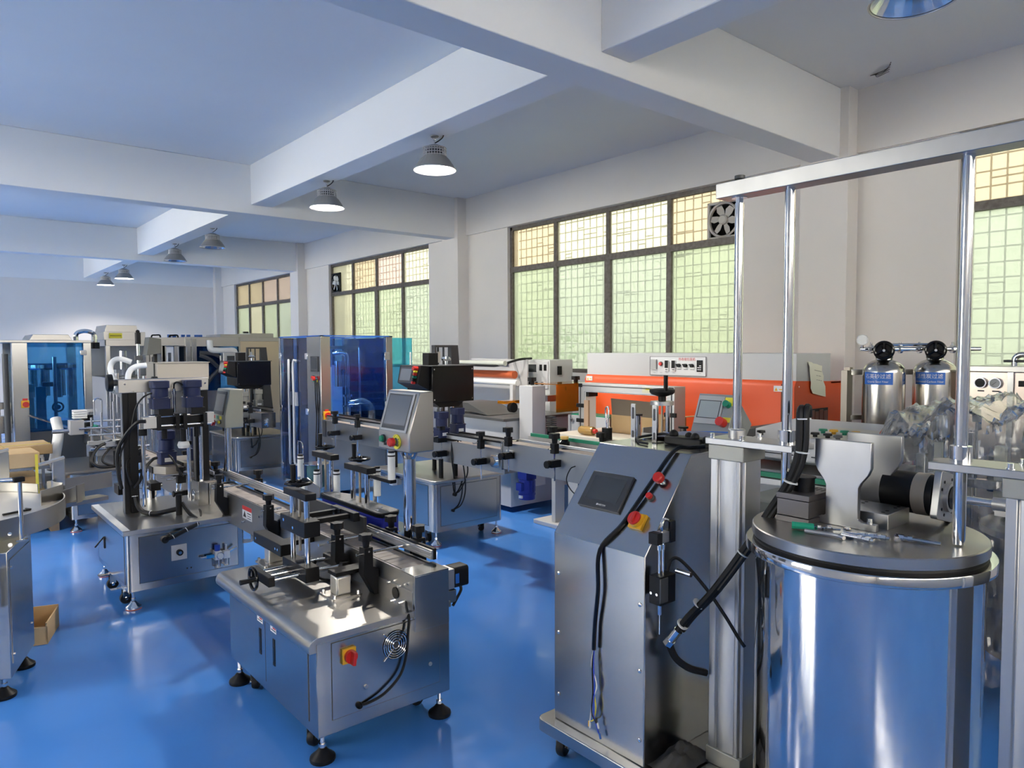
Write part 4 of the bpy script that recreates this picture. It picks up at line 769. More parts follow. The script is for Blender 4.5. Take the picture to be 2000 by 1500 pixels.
# ------------------------------------------------------------ two cappers with black heads (mid room and farther back)
def black_head(loc, label, mm, full, blue_motor=True):
    ox, oy = loc
    M = thing('black_head_capper', label, 'machine', (3.63+ox, 5.4+oy, 0), 'cappers with black heads')
    def S(g): return g.at(ox, oy, 0)
    cab = M.add('cabinet', S(prism(rrect(3.27, 4.0, 4.91, 5.88, .035), 'z', .12, .532)), STEEL)
    M.add('table_top', S(prism(rrect(3.245, 4.025, 4.885, 5.905, .04), 'z', .53, .558)), STEELH, .008)
    cab.add('panel_gap', S(box(3.33, 3.935, 4.9085, 4.91, .165, .505)+box(3.2685, 3.27, 5.0, 5.80, .165, .505)), DARK)
    cab.add('front_panel', S(box(3.333, 3.932, 4.907, 4.91, .168, .502)), STEEL); M.add('door', S(box(3.267, 3.27, 5.003, 5.797, .168, .502)), STEEL)
    for x, y in ((3.31, 4.95), (3.96, 4.95), (3.31, 5.84), (3.96, 5.84)):
        foot(M, x+ox, y+oy, .12, CHROME, .046); M.add('foot_pad', cyl((x+ox, y+oy, 0), (x+ox, y+oy, .009), .0455, n=20), OFOOT)
    if full:
        for x, y in ((3.33, 5.10), (3.9, 5.10)): caster(M, x+ox, y+oy, .12, 80, .036)
    # conveyor across the table
    y0, y1 = (4.21, 7.30) if full else (4.5, 6.2)
    M.add('side_panel', S(box(3.45, 3.456, y0, y1, .69, .875)), STEELH); M.add('side_panel', S(box(3.62, 3.626, y0, y1, .69, .875)), STEELH)
    M.add('belt', S(box(3.465, 3.612, y0, y1, .85, .862)), BELT); M.add('end_plate', S(box(3.45, 3.626, y0-.006, y0, .69, .875)), STEEL)
    for x in (3.445, 3.60): r = M.add('guide_rail', S(box(x, x+.015, y0+.03, y1, .895, .925)), ALUM, .002); r.add('rail_strip', S(box(x-.004, x+.012, y0+.03, y1, .926, .938)), BLACK)
    for y in ((4.45, 5.0, 5.9, 6.5, 7.0) if full else (4.75, 5.0)):
        b = M.add('guide_clamp', S(box(3.385, 3.43, y-.022, y+.022, .865, .935)), BLACK, .002); b.add('star_knob', S(knobg(3.408, y, .935, .034, .065)), BLACK)
        b.add('guide_shaft', S(rod('x', (y, .915), 3.33, 3.46, .0065, 8)), CHROME); b.add('clamp_post', S(rod('z', (3.408, y), .62, .87, .006, 8)), CHROME)
        b.add('clamp_foot', S(box(3.36, 3.452, y-.02, y+.02, .74, .79)), BLACK, .003); b.add('side_knob', S(lathe((3.335, y, .765), [(.026, -.008), (.028, .006), (.012, .02), (.01, .03)], 10, 'x')), BLACK)
    for x, y in ((3.40, 5.0), (3.55, 5.0), (3.40, 5.75), (3.6, 5.4)): M.add('table_pillar', S(rod('z', (x, y), .558, .72, .02, 14)), BLACK)
    b = M.add('bearing_flange', S(prism(rrect(4.26, 4.36, .73, .83, .02), 'x', 3.43, 3.45)), CHROME, .002); b.add('bearing', S(rod('x', (4.31, .78), 3.405, 3.43, .034, 18)), CHROME)
    # black housing with screen and drives
    hd = M.add('head_housing', S(box(3.36, 3.80, 5.06, 5.46, 1.195, 1.505)), BLACKG, .004); hd.add('housing_lid', S(box(3.35, 3.81, 5.05, 5.47, 1.505, 1.513)), DARK)
    hd.add('housing_screws', S(sum([bolt((x, 5.06, z), 'y', .006, .003, -1) for x in (3.38, 3.78) for z in (1.22, 1.48)], G())), CHROME)
    hd.add('spindle_guard', S(prism([(3.40, 1.195), (3.72, 1.195), (3.66, 1.15), (3.46, 1.15)], 'y', 5.1, 5.35)), BLACK)
    sc = M.add('screen_box', S(prism([(3.24, 1.36), (3.36, 1.30), (3.36, 1.505), (3.27, 1.515)], 'y', 5.10, 5.43)), BLACK, .004)
    sc.add('touchscreen', S(prism([(3.236, 1.365), (3.24, 1.36), (3.27, 1.50), (3.266, 1.505)], 'y', 5.20, 5.41)), BEZEL); sc.add('display', S(prism([(3.2345, 1.385), (3.236, 1.384), (3.262, 1.485), (3.2605, 1.486)], 'y', 5.22, 5.39)), SCREEN)
    for i, m in enumerate((RED, YEL2, RED, MATS['green_button'], BLACK, RED)): sc.add('push_button', S(cyl((3.268-.006*i, 5.145, 1.487-.024*i), (3.238-.006*i+(0 if i else -.015), 5.145, 1.492-.024*i), .02 if i == 0 else .012, n=12)), m)
    M.add('drive_box', S(box(3.43, 3.53, 5.22, 5.32, 1.513, 1.62)), BLACK, .003)
    w = M.add('top_dial', S(lathe((3.60, 5.2, 1.513), [(.012, 0), (.012, .035), (.04, .04), (.045, .055), (.03, .072), (.005, .075)], 18)), CHROME)
    # tall plate and open frame behind the head
    M.add('tall_plate', S(prism([(3.80, 1.69), (3.875, 1.69), (3.965, .70), (3.79, .70)], 'y', 5.40, 5.46)), mat('matt_black_steel', (.02, .02, .021), .5), .002)
    M.add('open_frame', S(box(3.62, 3.80, 5.40, 5.46, 1.67, 1.69)+box(3.62, 3.635, 5.40, 5.46, 1.50, 1.67)+box(3.665, 3.675, 5.42, 5.44, 1.50, 1.67)+box(3.725, 3.735, 5.42, 5.44, 1.50, 1.67)), MATS['matt_black_steel'])
    M.add('frame_scale', S(box(3.655, 3.685, 5.412, 5.42, 1.53, 1.63)), ALUM)
    M.add('rear_column', S(box(3.66, 3.72, 5.40, 5.46, .70, 1.2)), MATS['matt_black_steel']); M.add('spindle', S(rod('z', (3.50, 5.2), 1.0, 1.16, .012)+rod('z', (3.54, 5.2), 1.0, 1.16, .012)+rod('z', (3.66, 5.2), 1.0, 1.2, .018)), CHROME)
    motor(M, 3.43+ox, 5.03+oy, .90, .105, .22, m=mm); motor(M, 3.62+ox, 5.06+oy, .92, .105, .22, m=mm)
    M.add('motor_mount', S(box(3.36, 3.70, 4.98, 5.14, .862, .90)), BLACK)
    for pts in ([(3.46, 4.92, .90), (3.44, 4.90, .75), (3.46, 4.90, .6), (3.47, 4.895, .48), (3.475, 4.905, .42)], [(3.56, 4.95, .90), (3.58, 4.90, .75), (3.60, 4.89, .6), (3.53, 4.895, .46), (3.48, 4.905, .425)], [(3.52, 4.93, .9), (3.55, 4.88, .65), (3.57, 4.885, .45), (3.53, 4.89, .33), (3.46, 4.905, .29)]):
        cable(M, [(a+ox, b+oy, c) for a, b, c in pts], .006)
    M.add('cable_grommet', S(rod('y', (3.475, .42), 4.895, 4.908, .016, 12)+rod('y', (3.455, .285), 4.895, 4.908, .012, 12)), BLACK)
    if full:
        f = M.add('air_regulator', S(box(3.22, 3.27, 5.50, 5.56, .44, .50)), WHITEP, .003); f.add('blue_cap', S(rod('z', (3.245, 5.51), .50, .535, .014)+rod('z', (3.245, 5.55), .50, .525, .01)), MATS['blue_cap'])
    return M
black_head((0, 0), 'capper with shiny black head box on the middle line, nearer of the two black-headed machines', NAVY, True)
black_head((-.21, 4.16), 'farther capper with shiny black head box, partly behind the blue acrylic doors', mat('grey_motor_paint', (.20, .20, .18), .5), False)
# the outfeed conveyor with green guide that carries on from the nearer capper
M = thing('outfeed_conveyor', 'grey outfeed conveyor with green guide strip and upright blue motor under it', 'conveyor', (3.48, 3.6, 0))
conveyor(M, 3.40, 3.575, 2.55, 4.17, .742, .945, .052, side=mat('grey_panel_steel', (.33, .34, .35), .4, .6))
M.add('end_plate', box(3.39, 3.585, 4.165, 4.178, .735, .95), STEEL, .001)
g = M.add('green_guide', box(3.585, 3.60, 2.55, 4.06, .985, 1.01), GREEN, .002); g.add('guide_carrier', box(3.598, 3.63, 2.5, 4.1, .955, .985), ALUM)
M.add('near_guide', box(3.415, 3.43, 2.6, 4.0, .965, .985), ALUM, .002)
for y in (3.02, 3.55, 4.05):
    b = M.add('guide_clamp', box(3.335, 3.38, y-.022, y+.022, .93, 1.0), BLACK, .002); b.add('star_knob', knobg(3.358, y, 1.0, .036, .07), BLACK); b.add('clamp_post', rod('z', (3.358, y), .74, .93, .006, 8), CHROME)
    b.add('guide_shaft', rod('x', (y, .965), 3.30, 3.43, .006, 8), CHROME)
    b.add('clamp_foot', box(3.31, 3.402, y-.02, y+.02, .835, .885), BLACK, .003); b.add('side_knob', lathe((3.285, y, .86), [(.026, -.008), (.028, .006), (.012, .02), (.01, .03)], 10, 'x'), BLACK)
    b = M.add('far_clamp', box(3.62, 3.66, y-.2, y-.16, .94, 1.0), BLACK, .002); b.add('star_knob', knobg(3.64, y-.18, 1.0, .036, .07), BLACK)
k = M.add('switch_box', box(3.375, 3.40, 4.03, 4.10, .845, .895), GREYP, .003); k.add('rocker', box(3.371, 3.376, 4.045, 4.075, .855, .885), BLACK)
mo = M.add('blue_motor', rod('z', (3.48, 3.98), .575, .68, .062, 24)+rod('z', (3.48, 3.98), .56, .577, .066, 24)+rod('z', (3.48, 3.98), .53, .562, .062, 24)+box(3.43, 3.53, 3.93, 4.03, .68, .745), BLUEP, .003)
mo.add('terminal_box', box(3.395, 3.425, 3.95, 4.01, .60, .66), BLUEP, .003); mo.add('cooling_ribs', sum([cyl((3.48+.061*math.cos(R(a)), 3.98+.061*math.sin(R(a)), .59), (3.48+.061*math.cos(R(a)), 3.98+.061*math.sin(R(a)), .67), .004, n=4) for a in range(0, 360, 24)], G()), BLUEP); mo.add('nameplate', box(3.402, 3.416, 3.955, 3.985, .545, .565), STICK)
for y in (2.65, 3.4): M.add('leg', box(3.46, 3.52, y-.03, y+.03, .03, .742), STEEL, .004); foot(M, 3.49, y, .04, BLACK, .04)
cable(M, [(3.39, 3.38, .86), (3.36, 3.40, .84), (3.345, 3.42, .76), (3.36, 3.36, .68), (3.40, 3.25, .64)], .004)
def jar(x, y, z, label):
    t = thing('jar', label, 'jar', (x, y, z), 'small black jars on the outfeed conveyor')
    t.add('glass', lathe((x, y, z), [(.034, 0), (.038, .004), (.038, .045), (.026, .058), (.026, .064)], 20), BLACKG); t.add('gold_lid', lathe((x, y, z+.064), [(.029, 0), (.030, .003), (.030, .018), (.028, .021)], 20), mat('gold_lid', (.62, .40, .12), .45, .3))
jar(3.52, 3.62, .945, 'small black jar with tan lid by the tall star knob'); jar(3.50, 2.98, .945, 'small black jar with tan lid just behind the console top')
# ------------------------------------------------------------ filler behind blue acrylic doors (middle)
M = thing('enclosed_filler', 'tall steel filling machine enclosed by bright blue acrylic doors with long white handles', 'machine', (3.85, 7.9, 0))
X0, X1, Y0, Y1, ZT1 = 3.40, 4.30, 7.31, 8.48, 1.80
M.add('corner_pillar', prism([(X0, Y0), (X0+.115, Y0), (X0+.115, Y0+.05), (X0+.05, Y0+.05), (X0+.05, Y0+.36), (X0, Y0+.36)], 'z', .06, ZT1), STEEL, .004)
M.add('corner_pillar', box(X1-.085, X1, Y0, Y0+.06, .06, ZT1), STEEL, .004); M.add('corner_pillar', box(X0, X0+.05, Y1-.05, Y1, .06, ZT1), STEEL, .004); M.add('corner_pillar', box(X1-.06, X1, Y1-.06, Y1, .06, ZT1), STEEL)
M.add('top_frame', box(X0, X1, Y0, Y0+.04, ZT1, ZT1+.012)+box(X0, X0+.04, Y0, Y1, ZT1, ZT1+.012)+box(X1-.04, X1, Y0, Y1, ZT1, ZT1+.012)+box(X0, X1, Y1-.04, Y1, ZT1, ZT1+.012), BLUESTK)
ym = (Y0+.36+Y1-.05)/2
for a, b, s in ((Y0+.37, ym-.004, 1), (ym+.004, Y1-.055, -1)):
    d = M.add('acrylic_door', box(X0+.004, X0+.012, a, b, .10, ZT1-.01), ACRY)
    yh = b-.06 if s == 1 else a+.06
    d.add('door_handle', tube([(X0-.005, yh-s*.05, 1.52), (X0-.03, yh, 1.50), (X0-.03, yh, 1.1), (X0-.03, yh, .7), (X0-.03, yh, .34), (X0-.005, yh-s*.05, .32)], .014, 8, 3)+box(X0-.02, X0+.004, yh-.02-s*.03, yh+.02-s*.03, 1.0, 1.16), WHITE)
    for z in (.25, .95, 1.58): d.add('hinge', box(X0-.006, X0+.002, (a if s == 1 else b)-.035, (a if s == 1 else b)+.035, z-.035, z+.035), CHROME, .003)
M.add('acrylic_panel', box(X0+.115, X1-.085, Y0+.02, Y0+.028, .95, ZT1-.005), ACRY); M.add('acrylic_panel', box(X0+.05, X1-.06, Y1-.03, Y1-.022, .75, ZT1-.01), ACRY); M.add('acrylic_panel', box(X1-.02, X1-.012, Y0+.06, Y1-.06, .75, ZT1-.01), ACRY)
d = M.add('open_door', box(X1, X1+.30, Y0+.05, Y0+.058, 1.0, ZT1-.01), ACRYC); d.add('door_handle', box(X1+.262, X1+.278, Y0+.03, Y0+.05, 1.3, 1.62), WHITE, .005)
M.add('hinge', box(X1-.11, X1-.04, Y0-.008, Y0, 1.53, 1.62), CHROME, .004); M.add('hinge', box(X1-.11, X1-.04, Y0-.008, Y0, .98, 1.05), CHROME, .004)
s = M.add('touchscreen', box(X0-.012, X0, Y0+.06, Y0+.24, 1.41, 1.58), BEZEL, .003); s.add('display', box(X0-.0128, X0-.012, Y0+.08, Y0+.22, 1.44, 1.565), SCRDK)
estop(M, (X0, Y0+.13, 1.335), (-1, 0, 0), .025); button(M, (X0, Y0+.2, 1.345), (-1, 0, 0), RED, .018); M.add('button_tag', box(X0-.002, X0, Y0+.17, Y0+.21, 1.295, 1.315), MATS['green_button']); M.add('button_tag', box(X0-.002, X0, Y0+.09, Y0+.115, 1.295, 1.32), YEL2)
cable(M, [(X0-.01, Y0+.13, 1.33), (X0-.012, Y0+.12, 1.1), (X0-.012, Y0+.10, .9), (X0-.012, Y0+.13, .6), (X0-.012, Y0+.12, .25)], .006); cable(M, [(X0-.01, Y0+.10, 1.33), (X0-.012, Y0+.07, 1.1), (X0-.012, Y0+.11, .8), (X0-.012, Y0+.10, .3)], .006)
k = M.add('main_switch', box(X0+.02, X0+.10, Y0-.012, Y0, .885, .975), YEL, .003); k.add('switch_dial', rod('y', (X0+.065, .93), Y0-.03, Y0-.012, .032, 20), RED); k.add('switch_grip', box(X0+.04, X0+.09, Y0-.04, Y0-.028, .92, .94), RED, .003); k.add('red_tab', box(X0+.04, X0+.08, Y0-.008, Y0, .975, .995), RED)
M.add('base_cabinet', box(X0+.12, X1-.02, Y0+.03, Y1-.03, .06, .66), STEEL, .004); M.add('inner_column', box(3.60, 3.74, 7.75, 7.95, .66, 1.45), mat('grey_green_panel', (.42, .46, .44), .5)); M.add('inner_column', box(3.46, 3.58, 8.0, 8.15, .66, 1.35), MATS['grey_green_panel'])
M.add('hopper', lathe((3.78, 8.15, 1.25), [(.02, 0), (.13, .1), (.13, .36), (.12, .40), (.05, .42)], 24), POLISH)
M.add('riser_pipe', tube([(3.74, 7.72, 1.60), (3.80, 7.70, 1.615), (3.88, 7.68, 1.60), (3.90, 7.68, 1.52), (3.90, 7.68, 1.30), (3.90, 7.68, 1.10)], .026, 12), CHROME)
M.add('sight_glass', rod('z', (3.82, 7.72), 1.22, 1.52, .05, 20), CHROME)
M.add('valve_body', rod('z', (3.90, 7.68), .76, 1.12, .036, 16)+rod('z', (3.90, 7.68), 1.10, 1.125, .055, 16)+rod('z', (3.90, 7.68), .98, 1.0, .06, 16)+rod('z', (3.90, 7.68), .84, .86, .055, 16)+cyl((3.90, 7.68, 1.03), (3.97, 7.64, 1.03), .035, n=14), CHROME)
M.add('clear_hose', tube([(3.97, 7.64, 1.03), (4.06, 7.60, 1.04), (4.13, 7.56, .98), (4.15, 7.55, .88), (4.13, 7.55, .76), (4.10, 7.56, .68)], .042, 12), CLEAR)
M.add('long_rod', rod('z', (4.18, 7.9), .66, 1.68, .012), CHROME); M.add('crossbar', box(X0+.05, X1-.06, 7.9, 7.94, 1.66, 1.70), STEEL)
for x, y in ((X0+.06, Y0+.06), (X1-.06, Y0+.06), (X0+.06, Y1-.06), (X1-.06, Y1-.06)): foot(M, x, y, .065, BLACK, .045)
# ------------------------------------------------------------ piston filler behind dark blue acrylic (far corner)
M = thing('rotary_filler', 'steel filler with one wide dark blue acrylic window and a yellow-red switch on its pillar', 'machine', (1.26, 10.6, 0))
X0, X1, Y0, Y1, ZT1 = .86, 1.66, 10.0, 11.2, 1.75
M.add('pillar', box(X0, X0+.15, Y0, Y0+.15, .06, ZT1), STEEL, .004); M.add('pillar', box(X1-.085, X1, Y0, Y0+.1, .06, ZT1), STEEL, .004); M.add('pillar', box(X0, X0+.1, Y1-.1, Y1, .06, ZT1)+box(X1-.1, X1, Y1-.1, Y1, .06, ZT1), STEEL)
M.add('roof', box(X0-.25, X1+.0, Y0-.01, Y1, ZT1, ZT1+.03), STEELH, .004); M.add('roof_box', prism([(X0+.18, ZT1+.03), (X1-.18, ZT1+.03), (X1-.22, ZT1+.10), (X0+.22, ZT1+.10)], 'y', Y0+.1, Y1-.3), STEELH, .004); M.add('roof_vent', box(X0+.36, X1-.28, Y0+.108, Y0+.112, ZT1+.04, ZT1+.09), DARK)
M.add('acrylic_window', box(X0+.15, X1-.085, Y0+.02, Y0+.028, .70, ZT1-.005), ACRYD); M.add('window_lintel', box(X0+.15, X1-.085, Y0+.03, Y0+.07, ZT1-.05, ZT1), ACRYC)
M.add('hinge', box(X1-.12, X1-.05, Y0-.01, Y0+.004, 1.60, 1.66), CHROME, .004)
k = M.add('main_switch', box(X0+.07, X0+.15, Y0-.014, Y0, .99, 1.075), YEL, .003); k.add('switch_dial', rod('y', (X0+.115, 1.03), Y0-.035, Y0-.014, .033, 18), RED); k.add('red_tab', box(X0+.085, X0+.135, Y0-.01, Y0, 1.075, 1.1), RED)
M.add('base_cabinet', box(X0+.02, X1-.02, Y0+.03, Y1-.02, .06, .72), DARK)
M.add('carousel', lathe((1.32, 10.6, 1.42), [(.25, 0), (.27, .02), (.27, .06), (.25, .08)], 28), CHROME)
for i in range(8):
    a = R(45*i+10); M.add('piston_cylinder', rod('z', (1.32+.22*math.cos(a), 10.6+.22*math.sin(a)), 1.08, 1.44, .04, 14), POLISH)
M.add('filling_pipe', rod('z', (1.30, 10.22), .80, 1.58, .022, 12)+rod('z', (1.30, 10.22), .78, .82, .035, 12), CHROME); M.add('pipe_clamp', torus((1.32, 10.2, .97), .055, .012, 'y', 20, 6)+rod('y', (1.32, .97), 10.19, 10.21, .03, 14), CHROME)
M.add('inner_column', box(1.10, 1.20, 10.2, 10.3, .70, 1.22), MATS['grey_green_panel']); M.add('inner_column', box(1.02, 1.09, 10.3, 10.4, .70, 1.25), MATS['grey_green_panel'])
M.add('dark_drive', box(1.18, 1.32, 10.25, 10.4, 1.22, 1.27), BLACK)
M.add('feed_rail', cyl((1.0, 10.0, .90), (1.32, 8.6, .80), .012, n=8)+cyl((1.06, 10.0, .88), (1.38, 8.6, .78), .012, n=8), CHROME)
M.add('hose_arch', tube([(1.58, 10.5, 1.75), (1.58, 10.5, 1.86), (1.64, 10.5, 1.90), (1.72, 10.5, 1.90), (1.78, 10.5, 1.86), (1.79, 10.5, 1.75)], .028, 10), CHROME); M.add('hose_cap', rod('z', (1.79, 10.5), 1.68, 1.76, .05, 14), BLACK)
M.add('side_rack', box(.55, .60, 10.1, 10.2, .3, 1.72)+box(.70, .74, 10.1, 10.2, .3, 1.66)+box(.5, .84, 10.05, 10.15, .98, 1.06)+box(.45, .84, 10.05, 10.2, .70, .9), STEEL, .003)
M.add('dark_post', rod('z', (.79, 9.95), .3, 1.62, .03, 12), DARK); M.add('rack_rollers', sum([rod('z', (.66+.0*i, 10.0), 1.18+.07*i, 1.235+.07*i, .022, 10) for i in range(6)], G()), ALUM)
# ------------------------------------------------------------ bottle washer with clear windows
M = thing('bottle_washer', 'pale steel enclosure with clear windows, hood and yellow notice', 'machine', (2.5, 11.6, 0))
M.add('body', box(2.02, 3.05, 11.15, 12.3, .06, 1.28), STEEL, .004); M.add('window_band', box(2.05, 2.55, 11.12, 11.13, 1.30, 1.73), CLEAR); M.add('rear_sheet', box(2.02, 3.05, 12.25, 12.3, 1.28, 1.80), WHITE)
for x in (2.02, 2.52, 2.56, 2.72, 2.74, 2.90): M.add('window_post', box(x, x+.05, 11.1, 11.16, 1.28, 1.80), STEEL)
M.add('upper_band', box(2.02, 2.56, 11.08, 12.3, 1.72, 1.80), STEELH); M.add('upper_band', box(2.56, 3.03, 11.05, 12.3, 1.72, 1.84), STEELH, .003); M.add('hood', box(2.0, 2.52, 11.1, 12.0, 1.80, 1.915), STEELH, .004); M.add('hood_top', prism([(2.03, 1.915), (2.45, 1.915), (2.43, 2.01), (2.05, 2.01)], 'y', 11.2, 11.9), STEELH, .004)
n = M.add('yellow_notice', box(2.06, 2.22, 11.075, 11.08, 1.825, 1.895), YEL2); n.add('print', box(2.07, 2.21, 11.0745, 11.0755, 1.852, 1.866), mat('notice_ink', (.35, .25, .02), .6))
for x in (2.62, 2.86): M.add('lift_handle', tube([(x, 11.2, 1.84), (x+.01, 11.2, 1.87), (x+.05, 11.2, 1.875), (x+.11, 11.2, 1.875), (x+.12, 11.2, 1.84)], .012, 6, 3), BLACK)
M.add('window_band', box(2.62, 2.72, 11.1, 11.11, 1.30, 1.72)+box(2.79, 2.90, 11.1, 11.11, 1.30, 1.72), CLEAR); M.add('door_latch', box(2.60, 2.635, 11.07, 11.1, 1.44, 1.56)+box(2.82, 2.86, 11.12, 11.14, 1.44, 1.62), DARK)
M.add('inner_rotor', lathe((2.35, 11.7, 1.30), [(.22, 0), (.22, .08), (.05, .1), (.05, .35)], 20), CHROME)
# ------------------------------------------------------------ long steel tunnel with hose and beige end
M = thing('filling_monobloc', 'long steel enclosure with a dark hose-filled bay, white duct and bronze-toned end panel', 'machine', (3.8, 11.6, 0))
M.add('body', box(3.07, 4.55, 11.2, 12.4, .06, 1.05), STEEL); M.add('top_band', box(3.02, 3.80, 11.02, 12.4, 1.71, 1.85), STEELH, .003); M.add('top_band', box(3.80, 4.55, 11.05, 12.4, 1.79, 1.85), STEELH, .003)
M.add('wide_post', box(3.03, 3.10, 11.0, 11.1, 1.0, 1.83)+box(3.11, 3.18, 11.0, 11.1, 1.0, 1.83), STEEL, .003); M.add('end_panel', box(3.82, 4.55, 11.05, 11.10, .5, 1.79), mat('bronze_steel', (.60, .50, .36), .35, .9), .003); M.add('panel_frame', box(3.80, 3.825, 11.03, 11.1, .5, 1.85), STEEL)
M.add('bay_back', box(3.18, 3.80, 11.9, 11.95, 1.0, 1.75), mat('deep_bay', (.03, .05, .10), .4)); M.add('acrylic_side', box(3.18, 3.80, 11.06, 11.066, 1.05, 1.71), ACRYD)
M.add('white_duct', tube([(3.36, 10.98, 1.80), (3.36, 10.97, 1.70), (3.38, 10.96, 1.66), (3.48, 10.95, 1.65), (3.60, 10.95, 1.65), (3.68, 10.95, 1.65), (3.71, 10.95, 1.62), (3.71, 10.95, 1.52)], .045, 12, 3), WHITEP)
for p in ([(3.22, 11.0, 1.62), (3.4, 10.98, 1.6), (3.55, 10.97, 1.52), (3.64, 10.97, 1.4)], [(3.22, 11.0, 1.58), (3.35, 10.97, 1.52), (3.45, 10.97, 1.42), (3.55, 10.97, 1.35)], [(3.58, 10.97, 1.42), (3.45, 10.96, 1.34), (3.34, 10.96, 1.22), (3.28, 10.97, 1.1)]): M.add('hose', tube(p, .03, 8), DARK)
M.add('roof_box', box(3.62, 4.08, 11.3, 12.0, 1.85, 1.90), STEELH); M.add('roof_box', box(4.08, 4.45, 11.3, 12.0, 1.85, 1.92), STEELH); M.add('roof_knob', box(3.98, 4.05, 11.3, 11.36, 1.92, 1.945), BLACK)
for x in (3.02, 3.09, 3.22, 3.30, 3.42, 3.48): M.add('blue_edge', box(x, x+.05, 11.9, 11.94, 1.85, 1.90), BLUESTK)
cb = M.add('control_head', box(3.46, 3.80, 10.70, 10.82, 1.33, 1.62), ALUM, .01); cb.add('panel_face', box(3.50, 3.64, 10.692, 10.70, 1.36, 1.59), GREYP); cb.add('display', box(3.51, 3.62, 10.69, 10.693, 1.46, 1.57), SCRDK); cb.add('red_knob', rod('y', (3.55, 1.40), 10.67, 10.70, .02, 12), RED); cb.add('grab_bar', tube([(3.44, 10.70, 1.38), (3.42, 10.69, 1.38), (3.42, 10.69, 1.57), (3.44, 10.70, 1.57)], .012, 6, 0), ALUM)
cb.add('head_arm', box(3.6, 3.66, 10.8, 11.2, 1.4, 1.46), ALUM)
# ------------------------------------------------------------ nozzle filler on the line behind the capper
M = thing('nozzle_filler', 'bottle filler with dark table, row of thin nozzles and two white looping hoses', 'machine', (1.4, 7.9, 0))
cab = M.add('cabinet', prism(rrect(1.04, 1.76, 7.47, 8.40, .03), 'z', .115, .535), STEEL); M.add('table_top', prism(rrect(1.0, 1.80, 7.42, 8.44, .03), 'z', .535, .56), mat('worn_dark_plate', (.16, .145, .13), .45, .6), .006)
cab.add('panel_gap', box(1.09, 1.70, 7.4685, 7.47, .15, .49), DARK); cab.add('front_panel', box(1.093, 1.697, 7.467, 7.47, .153, .487), STEEL)
for x, y in ((1.08, 7.51), (1.72, 7.51), (1.08, 8.36), (1.72, 8.36)): foot(M, x, y, .115, CHROME, .048); M.add('foot_pad', cyl((x, y, 0), (x, y, .009), .0475, n=20), OFOOT)
conveyor(M, 1.55, 1.71, 7.95, 10.0, .53, .70, .30)
rr = [box(1.57, 1.58, 8.0, 9.9, .72, .745), box(1.68, 1.692, 8.0, 9.9, .72, .75)]
for g in rr: M.add('guide_rail', g, ALUM)
gg = M.add('green_guide', box(1.50, 1.52, 8.9, 9.95, .80, .83), GREEN)
for x, y in ((1.24, 7.62), (1.42, 7.50), (1.60, 7.62)): M.add('table_pillar', rod('z', (x, y), .56, .71, .022, 14), BLACK)
M.add('frame_block', box(1.28, 1.52, 7.60, 7.68, .66, .745)+box(1.34, 1.50, 7.52, 7.60, .75, .80), ALUM, .004); M.add('frame_rail', box(1.22, 1.50, 7.66, 7.70, .76, .80), ALUM, .003); M.add('cross_bar', rod('x', (7.55, .735), 1.22, 1.72, .012)+rod('x', (7.72, .85), 1.24, 1.62, .010)+rod('x', (7.85, .905), 1.18, 1.55, .010)+rod('x', (8.1, .95), 1.25, 1.6, .010), CHROME)
M.add('upright_rod', rod('z', (1.38, 7.9), .74, 1.05, .012)+rod('z', (1.30, 7.95), .74, 1.0, .010)+rod('z', (1.46, 7.75), .74, 1.16, .012), CHROME)
for x, y in ((1.45, 7.50), (1.56, 7.56), (1.30, 7.7), (1.62, 7.9)):
    b = M.add('guide_clamp', box(x-.025, x+.025, y-.022, y+.022, .68, .745), BLACK, .002); b.add('star_knob', knobg(x, y, .745, .028, .06), BLACK); b.add('clamp_post', rod('z', (x, y), .58, .68, .008), CHROME)
M.add('motor_drum', rod('z', (1.37, 8.6), .86, .98, .055, 20), BLACK); M.add('drum_cap', rod('z', (1.37, 8.6), .98, 1.01, .03, 14)+box(1.31, 1.46, 8.58, 8.62, 1.01, 1.035), ALUM)
M.add('u_handle', tube([(1.42, 8.5, .98), (1.42, 8.5, 1.10), (1.425, 8.5, 1.14), (1.455, 8.5, 1.155), (1.485, 8.5, 1.14), (1.49, 8.5, 1.10), (1.49, 8.5, .86)], .008, 8, 3), CHROME)
M.add('side_cylinder', rod('x', (8.0, .88), .98, 1.30, .02, 14), CHROME); M.add('side_block', box(1.12, 1.24, 7.95, 8.08, .84, .98), ALUM, .004); M.add('valve_stack', sum([box(1.16, 1.28, 8.02, 8.10, .99+.022*i, 1.008+.022*i) for i in range(4)], G()), WHITEP, .003)
# nozzle bank and hoses
M.add('nozzle_bar', box(1.60, 1.66, 7.9, 8.9, 1.235, 1.265), ALUM, .003)
for i in range(6):
    y = 7.95+.17*i; n = M.add('nozzle', rod('z', (1.63, y), .86, 1.24, .008, 8), CHROME); n.add('nozzle_head', rod('z', (1.63, y), 1.22, 1.30, .016, 10), CHROME)
for y in (7.75, 9.0): M.add('bank_column', rod('z', (1.74, y), .56, 1.40, .02, 14)+rod('z', (1.80, y), .56, 1.30, .014, 12), CHROME)
for k, (dy, r) in enumerate(((0, .14), (-.30, .11))): M.add('white_hose', tube([(1.62, 8.35+dy, 1.28), (1.585, 8.36+dy, 1.36), (1.56, 8.38+dy, 1.46), (1.59, 8.40+dy, 1.54), (1.66, 8.40+dy, 1.565), (1.76, 8.38+dy, 1.53)] if k == 0 else [(1.66, 8.05, 1.27), (1.655, 8.05, 1.38), (1.68, 8.06, 1.45), (1.74, 8.06, 1.49), (1.83, 8.05, 1.50)], .028, 12), mat('white_rubber_hose', (.85, .85, .83), .45))
